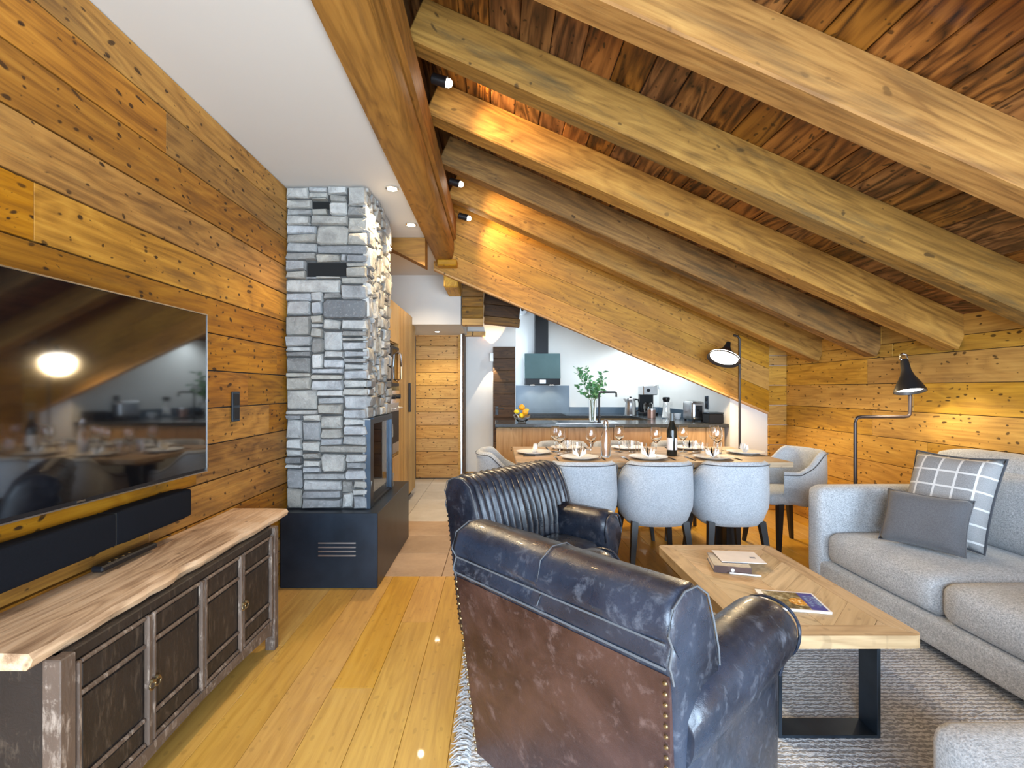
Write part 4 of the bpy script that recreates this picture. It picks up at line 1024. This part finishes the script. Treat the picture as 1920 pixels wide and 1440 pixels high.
for x, l in ((.58, 'grey dining chair beyond the table opposite the half-hidden chair'), (1.08, 'grey dining chair beyond the table, middle of the far row'), (1.60, 'grey dining chair beyond the table behind the wine bottle')): dup(c0, (x, 4.17, 0), R(180), l)
dup(c0, (.10, 3.76, 0), R(-90), 'grey dining chair at the left end of the table behind the ribbed armchair')
dup(c0, (2.27, 3.80, 0), R(97), 'grey dining chair at the right end of the table by the pine wall')

# tableware
sname = ['near side, left seat', 'near side, middle seat', 'near side, right seat', 'far side, left seat', 'far side, middle seat', 'far side, right seat', 'left end of the table', 'right end of the table']
spos = [(.59, 3.46, 0), (1.085, 3.46, 0), (1.55, 3.46, 0), (.58, 4.02, 180), (1.09, 4.02, 180), (1.60, 4.02, 180), (.28, 3.74, -90), (1.93, 3.74, 90)]
def proto(fn):
    first = []
    def place(loc, rz, label, *a):
        if not first: o = fn(label, loc, rz); first.append(o); return o
        return dup(first[0], loc, rz, label)
    return place
def mk_plate(label, loc, rz):
    r = thing('plate', label, 'plate', loc, rz, 'plates on the dining table')
    MB().lathe([(0, 0), (.075, 0), (.085, .004), (.135, .016), (.137, .019), (.133, .019), (.083, .008), (0, .006)], 28).build('plate_body', M['white'], r, 50); return r
def mk_napkin(label, loc, rz):
    r = thing('napkin', label, 'napkin', loc, rz, 'folded napkins on the plates')
    mb = MB()
    for k, a in enumerate((-60, -30, 0, 30, 60)):
        d = Vector((math.sin(R(a)), .35*math.cos(R(a)), 0)); mb.loft([[Vector((0, 0, 0))+Vector((0, .012, 0)), Vector((.0, -.012, 0)), Vector((0, -.010, .004)), Vector((0, .010, .004))], [d*.055+Vector((0, .012, .022+.012*math.cos(R(a)))), d*.055+Vector((0, -.012, .022+.012*math.cos(R(a)))), d*.055+Vector((0, -.006, .05+.02*math.cos(R(a)))), d*.055+Vector((0, .006, .05+.02*math.cos(R(a))))]])
    mb.build('napkin_cloth', M['linen'], r); return r
def mk_knife(label, loc, rz):
    r = thing('knife', label, 'knife', loc, rz, 'knives on the dining table'); box('blade', -.007, .007, .0, .11, 0, .002, M['chrome'], r); box('handle', -.006, .006, -.09, 0, 0, .006, M['black_plastic'], r, .002); return r
def mk_fork(label, loc, rz):
    r = thing('fork', label, 'fork', loc, rz, 'forks on the dining table'); box('handle', -.005, .005, -.10, .03, 0, .005, M['black_plastic'], r, .002)
    h = MB(); h.box(-.011, .011, .03, .055, .001, .003)
    for k in (-.009, -.003, .003, .009): h.box(k-.0015, k+.0015, .055, .09, .001, .003)
    h.build('tines', M['chrome'], r); return r
def mk_wine(label, loc, rz):
    r = thing('wine_glass', label, 'glass', loc, rz, 'wine glasses on the dining table')
    MB().lathe([(.034, 0), (.034, .002), (.006, .006), (.0045, .02), (.0045, .085), (.012, .095), (.034, .118), (.041, .145), (.040, .175), (.033, .21), (.0318, .21), (.0385, .175), (.0395, .145), (.0325, .120), (.010, .098), (0, .096)], 20).build('glass_body', M['glass'], r, 60); return r
def mk_tumbler(label, loc, rz):
    r = thing('tumbler', label, 'glass', loc, rz, 'water tumblers on the dining table')
    MB().lathe([(.028, 0), (.034, .09), (.0325, .09), (.0268, .006), (0, .006)], 18).build('glass_body', M['glass'], r, 60); return r
P_, N_, K_, F_, W_, T_ = [proto(f) for f in (mk_plate, mk_napkin, mk_knife, mk_fork, mk_wine, mk_tumbler)]
for nm, (x, y, a) in zip(sname, spos):
    rot = Matrix.Rotation(R(a), 2)
    def L(dx, dy): v = rot @ Vector((dx, dy)); return (x+v.x, y+v.y)
    P_((x, y, DZ+.001), R(a), 'white round plate, '+nm); N_((x, y, DZ+.010), R(a), 'folded white napkin on the plate, '+nm)
    p = L(.165, 0); K_((p[0], p[1], DZ+.001), R(a), 'dark-handled knife right of the plate, '+nm)
    p = L(-.165, 0); F_((p[0], p[1], DZ+.001), R(a), 'dark-handled fork left of the plate, '+nm)
    p = L(.12, .19); W_((p[0], p[1], DZ+.001), R(a), 'clear wine glass behind the plate, '+nm)
    p = L(.02, .205); T_((p[0], p[1], DZ+.001), R(a), 'clear water tumbler behind the plate, '+nm)
wb_ = thing('wine_bottle', 'dark wine bottle with white label on the dining table', 'bottle', (1.315, 3.62, DZ+.001))
MB().lathe([(.036, 0), (.0375, .004), (.0375, .185), (.034, .205), (.019, .245), (.0145, .27), (.0145, .315), (0, .316)], 22).build('bottle_body', plain('dark_bottle', (.012, .014, .012), .1, var=.1), wb_, 50)
MB().lathe([(.0162, .262), (.0165, .318), (.0, .3185)], 18).build('capsule', plain('grey_capsule', (.10, .12, .13), .35), wb_, 50)
lb = MB(); 
for (a0, a1) in ((150, 262), (282, 390)):
    vs = []; fs = []; N = 12
    for i in range(N+1):
        a = R(a0+(a1-a0)*i/N); vs += [(.0381*math.cos(a), .0381*math.sin(a), .045), (.0381*math.cos(a), .0381*math.sin(a), .135)]
    lb.add(vs, [(2*i, 2*i+2, 2*i+3, 2*i+1) for i in range(N)])
lb.build('bottle_label', M['paper'], wb_, 60)
cf = thing('carafe', 'tall clear glass carafe on the dining table', 'carafe', (.80, 3.55, DZ+.001))
MB().lathe([(.034, 0), (.036, .005), (.036, .14), (.02, .20), (.018, .25), (.022, .26), (.0205, .26), (.0165, .25), (.0185, .20), (.0345, .14), (.0345, .008), (0, .008)], 22).build('glass_body', M['glass'], cf, 60)
MB().lathe([(.016, .245), (.016, .262), (.011, .275), (0, .276)], 14).build('stopper', M['chrome'], cf, 50)

# ------------------------------------------------------------------ lamps
def bell(mb, pr, n=24, Mx=None): mb.lathe(pr, n, Mx)
l1 = thing('floor_lamp', 'black jointed floor lamp with a bell shade behind the sofa arm', 'lamp', (2.445, 3.28, 0))
mb = MB(); mb.lathe([(.13, 0), (.13, .018), (.12, .024), (0, .025)], 28); mb.build('base', M['black_metal'], l1, 40)
X1 = .374
mb = MB(); mb.tube([(0, 0, .02), (0, 0, 1.02), (.004, 0, 1.045), (.016, 0, 1.058), (.04, 0, 1.062), (X1-.04, 0, 1.062), (X1-.016, 0, 1.066), (X1-.004, 0, 1.078), (X1, 0, 1.10), (X1, 0, 1.20), (X1, .02, 1.36), (X1-.03, 0, 1.42)], .0115, 10); mb.build('pole', plain('bronze_pole', (.06, .045, .042), .4, .5), l1, 60)
dn = Vector((-.05, -.28, -1)).normalized(); Q = dn.to_track_quat('Z', 'Y').to_matrix().to_4x4()
hd_ = bpy.data.objects
mb = MB(); mb.lathe([(.018, -.02), (.024, .0), (.028, .06), (.04, .10), (.066, .15), (.086, .195), (.089, .21), (.084, .21), (.062, .152), (.036, .10), (.022, .06)], 26)
sh = mb.build('lamp_shade', M['black_metal'], l1, 50, M=Matrix.Translation((X1-.055, -.02, 1.435)) @ Q)
MB().lathe([(0, .188), (.079, .188), (.079, .191), (0, .191)], 24).build('diffuser', M['shade_glow'], sh, 40)
mb = MB(); mb.tube([(.0, 0, -.06), (.02, 0, -.05), (.022, 0, -.02), (0, 0, 0)], .008, 8); mb.tube([(.0, 0, -.06), (-.02, 0, -.05), (-.022, 0, -.02), (0, 0, 0)], .008, 8); mb.build('hinge', M['steel'], sh, 50)
pL = Vector((2.445+X1-.055, 3.26, 1.435))+dn*.225
light('floor_lamp_bulb', 'SPOT', pL, 4, (1, .80, .5), dn, .07, 165, .4)
l2 = thing('floor_lamp', 'tall thin pole lamp with a wide tilted glowing shade before the fascia', 'lamp', (2.37, 4.70, 0))
mb = MB(); mb.lathe([(.13, 0), (.13, .018), (.12, .024), (0, .025)], 28); mb.build('base', M['black_metal'], l2, 40)
mb = MB(); mb.tube([(0, 0, .02), (0, 0, 1.74), (-.02, 0, 1.77), (-.06, 0, 1.78)], .011, 10); mb.build('pole', plain('dark_pole', (.05, .042, .038), .4, .5), l2, 60)
dn2 = Vector((-.40, -.30, -.86)).normalized(); Q2 = dn2.to_track_quat('Z', 'Y').to_matrix().to_4x4()
mb = MB(); mb.lathe([(.02, -.02), (.03, .03), (.05, .07), (.12, .13), (.150, .165), (.152, .175), (.144, .172), (.05, .085), (.02, .04)], 28)
cs = Vector((2.175, 4.62, 1.545))-dn2*.165-Vector((2.37, 4.70, 0))
sh2 = mb.build('lamp_shade', M['black_metal'], l2, 50, M=Matrix.Translation(cs) @ Q2)
MB().lathe([(0, .150), (.140, .150), (.140, .154), (0, .154)], 28).build('diffuser', M['shade_glow'], sh2, 40)
light('pole_lamp_bulb', 'SPOT', Vector((2.175, 4.62, 1.545))+dn2*.03, 42, (1, .74, .40), dn2, .12, 175, .3)

# ------------------------------------------------------------------ small kitchen things
fbw = thing('fruit_bowl', 'clear glass bowl of citrus fruit on the left end of the peninsula', 'bowl', (.265, 5.22, CT+.001))
MB().lathe([(.04, 0), (.045, .006), (.085, .05), (.10, .085), (.097, .085), (.081, .052), (.042, .010), (0, .009)], 24).build('bowl_body', M['glass'], fbw, 50)
def fruit(name, lab, mat, loc, sx, rot):
    mb = MB(); mb.lathe([(0, -.034), (.018, -.029), (.031, -.014), (.035, 0), (.031, .014), (.018, .029), (.006, .034), (0, .036)] if sx == 1 else [(0, -.038), (.007, -.034), (.019, -.021), (.025, 0), (.019, .021), (.007, .034), (.004, .038), (0, .039)], 16)
    o = tag(mb.build(name, mat, smooth=60, loc=loc, rot=rot), lab, 'fruit', 'citrus fruit in the glass bowl')
    MB().lathe([(.004, 0), (.003, .004), (0, .005)], 8).build('stalk', M['stem'], o, loc=(0, 0, .034 if sx == 1 else .037)); return o
bx, by, bz = .265, 5.22, CT
for nm, lab, mt, dx, dy, dz, k in (('orange', 'orange at the right of the fruit bowl, largest in view', 'orange', .035, -.035, .115, 1), ('lemon', 'lemon at the left of the fruit bowl', 'lemon', -.058, .0, .118, 0), ('lemon', 'lemon at the front of the fruit bowl, lowest in view', 'lemon', -.005, -.030, .077, 0), ('orange', 'orange topmost in the fruit bowl', 'orange', .0, .025, .165, 1), ('orange', 'orange deep inside the fruit bowl behind the lemons', 'orange', .002, .036, .070, 1), ('lemon', 'lemon at the back of the fruit bowl', 'lemon', .045, .055, .125, 0)):
    fruit(nm, lab, M[mt], (bx+dx, by+dy, bz+dz), k, (R(random.uniform(40, 100)), R(random.uniform(-30, 30)), R(random.uniform(0, 180))))
va = thing('vase', 'tall clear glass vase of leafy branches on the peninsula', 'vase', (1.055, 5.33, CT+.005))
MB().lathe([(.036, 0), (.038, .004), (.045, .24), (.043, .24), (.0355, .010), (0, .010)], 22).build('glass_body', M['glass'], va, 60)
br = thing('branches', 'bunch of green leafy branches standing in the glass vase', 'plant', (1.055, 5.33, CT+.016))
random.seed(31); stm = MB(); lvs = MB()
for k in range(11):
    a = 2*math.pi*k/11+random.uniform(-.2, .2); sp = random.uniform(.09, .22); hgt = random.uniform(.38, .58)
    pts = [Vector((.012*math.cos(a)*1, .012*math.sin(a), 0)), Vector((.022*math.cos(a), .022*math.sin(a), .22)), Vector((sp*.6*math.cos(a), sp*.6*math.sin(a), hgt*.75)), Vector((sp*math.cos(a), sp*math.sin(a), hgt))]
    stm.tube(pts, [.003, .003, .0022, .0012], 5)
    for q in range(17):
        t = q/16; p = pts[1].lerp(pts[2], min(1, t*1.6+.35)) if t < .4 else pts[2].lerp(pts[3], (t-.4)/.6)
        d = Vector((random.uniform(-1, 1), random.uniform(-1, 1), random.uniform(-.3, .9))).normalized(); Ln = random.uniform(.045, .08); sd2 = d.cross(Vector((random.uniform(-1, 1), random.uniform(-1, 1), random.uniform(-1, 1)))).normalized()*Ln*.28; nn = d.cross(sd2).normalized()*Ln*.1
        lvs.add([p, p+d*Ln*.45+sd2+nn, p+d*Ln, p+d*Ln*.45-sd2+nn, p+d*Ln*.5], [(0, 1, 4), (1, 2, 4), (2, 3, 4), (3, 0, 4)])
stm.build('stems', M['stem'], br, 60); lo_ = lvs.build('leaves', M['leaf'], br, 60); lo_['kind'] = 'stuff'
ta = thing('kitchen_tap', 'black angular kitchen tap on the peninsula beside the vase', 'tap', (1.085, 5.13, CT+.004))
MB().lathe([(.024, 0), (.024, .006), (.016, .010), (.016, .07), (0, .071)], 14).build('tap_base', M['black_metal'], ta, 50)
MB().tube([(0, 0, .06), (0, 0, .305), (.006, 0, .320), (.02, 0, .326), (.17, 0, .326), (.182, 0, .318), (.184, 0, .30), (.184, 0, .275)], .0105, 10).build('spout', M['black_metal'], ta, 60)
MB().tube([(0, -.016, .05), (0, -.06, .065)], .005, 8).build('lever', M['black_metal'], ta, 60)
ke = thing('kettle', 'brushed steel kettle against the back kitchen wall', 'kettle', (1.86, 6.72, CT+.001))
MB().lathe([(.085, 0), (.085, .012), (.08, .02), (.07, .16), (.062, .22), (.05, .235), (0, .24)], 24).build('kettle_body', M['steel'], ke, 50)
MB().tube([(.062, 0, .22), (.11, 0, .215), (.125, 0, .16), (.115, 0, .07), (.08, 0, .05)], .012, 8).build('kettle_handle', M['black_plastic'], ke, 60)
MB().loft([[(-.06, -.02, .17), (-.06, .02, .17), (-.05, .0, .22), (-.055, 0, .225)], [(-.10, -.006, .225), (-.10, .006, .225), (-.095, .004, .235), (-.095, -.004, .235)]]).build('kettle_spout', M['steel'], ke)
MB().lathe([(.014, .238), (.016, .255), (0, .258)], 12).build('kettle_lid_knob', M['black_plastic'], ke, 50)
cm = thing('coffee_machine', 'black and steel filter coffee machine beside the kettle', 'coffee machine', (2.10, 6.72, CT+.001))
box('machine_base', -.10, .10, -.14, .12, 0, .04, M['black_plastic'], cm, .005); box('machine_column', -.095, .095, .04, .12, .04, .40, M['black_plastic'], cm, .005)
box('machine_head', -.10, .10, -.13, .12, .28, .41, M['steel'], cm, .01); MB().lathe([(.05, 0), (.065, .05), (.062, .11), (.045, .135), (.042, .135), (.058, .11), (.06, .05), (0, .004)], 20).build('coffee_jug', M['glass'], cm, 50, loc=(-.01, -.06, .042))
MB().tube([(0, -.12, .16), (0, -.16, .15), (0, -.16, .09), (0, -.125, .07)], .008, 8).build('jug_handle', M['black_plastic'], cm, 60); MB().tube([(.05, -.13, .40), (.10, -.13, .42), (.12, -.13, .36)], .008, 8).build('machine_arm', M['steel'], cm, 60)
MB().lathe([(.025, 0), (.025, .006)], 14).build('dial', M['black_plastic'], cm, loc=(-.03, -.13, .345), rot=(R(90), 0, 0))
gc = thing('water_jug', 'glass water jug with dark lid on the right kitchen worktop', 'jug', (2.09, 5.95, CT+.001))
MB().lathe([(.055, 0), (.057, .006), (.038, .16), (.034, .20), (.046, .245), (.044, .245), (.032, .20), (.036, .16), (.053, .012), (0, .012)], 22).build('glass_body', M['glass'], gc, 60)
MB().lathe([(.034, .205), (.044, .243), (.040, .262), (0, .265)], 18).build('jug_lid', M['black_plastic'], gc, 50)
cup = proto(lambda label, loc, rz: (lambda r: (MB().lathe([(.025, 0), (.036, .03), (.04, .07), (.038, .07), (.033, .03), (0, .005)], 18).build('cup_body', M['white'], r, 50), MB().tube([(.036, 0, .055), (.058, 0, .052), (.06, 0, .03), (.036, 0, .022)], .004, 6).build('cup_handle', M['white'], r, 60), r)[-1])(thing('cup', label, 'cup', loc, rz, 'white cups on the kitchen worktop')))
cup((2.06, 5.70, CT+.001), .4, 'white cup in front of the water jug'); cup((2.17, 5.78, CT+.001), 1.3, 'white cup right of the water jug')
tg = thing('tin', 'reddish storage tin on the worktop behind the wine bottle', 'tin', (1.94, 6.05, CT+.001)); MB().lathe([(.05, 0), (.05, .10), (0, .10)], 20).build('tin_body', plain('copper_tin', (.42, .24, .18), .35, .4), tg, 40); MB().lathe([(.052, .10), (.052, .118), (0, .12)], 20).build('tin_lid', M['steel'], tg, 40)
to = thing('toaster', 'steel toaster with dark end panel on the right of the worktop', 'toaster', (2.245, 5.50, CT+.001))
mb = MB(); rbox(mb, -.075, .075, -.14, .14, .012, .225, .03, 0, 6); mb.build('toaster_body', M['steel'], to, 60)
box('end_panel', -.04, .04, -.146, -.138, .05, .18, M['black_plastic'], to, .003); box('lever', -.012, .012, -.165, -.146, .12, .135, M['black_plastic'], to, .002)
for k in (-.025, .025): box('slot', k-.010, k+.010, -.11, .11, .2235, .2255, M['dark_void'], to)
for x in (-.05, .05):
    for y in (-.11, .11): box('foot', x-.01, x+.01, y-.01, y+.01, 0, .016, M['black_plastic'], to)
bx_ = thing('bread_bin', 'low black box at the right end of the peninsula', 'box', (2.305, 5.15, CT+.001)); box('box_body', -.07, .085, -.08, .08, 0, .10, M['black_plastic'], bx_, .006); box('box_lid', -.072, .087, -.082, .082, .10, .115, M['gun_metal'], bx_, .004)
so_ = thing('wall_socket', 'dark double socket on the right kitchen wall behind the toaster', 'socket', (2.42, 5.55, 1.10)); box('socket_plate', -.010, 0, -.04, .04, -.075, .075, M['gun_metal'], so_, .002)
for k in (-.035, .035): MB().lathe([(.024, 0), (.024, .003)], 16).build('socket_insert', M['black_plastic'], so_, loc=(-.010, 0, k), rot=(0, R(-90), 0))
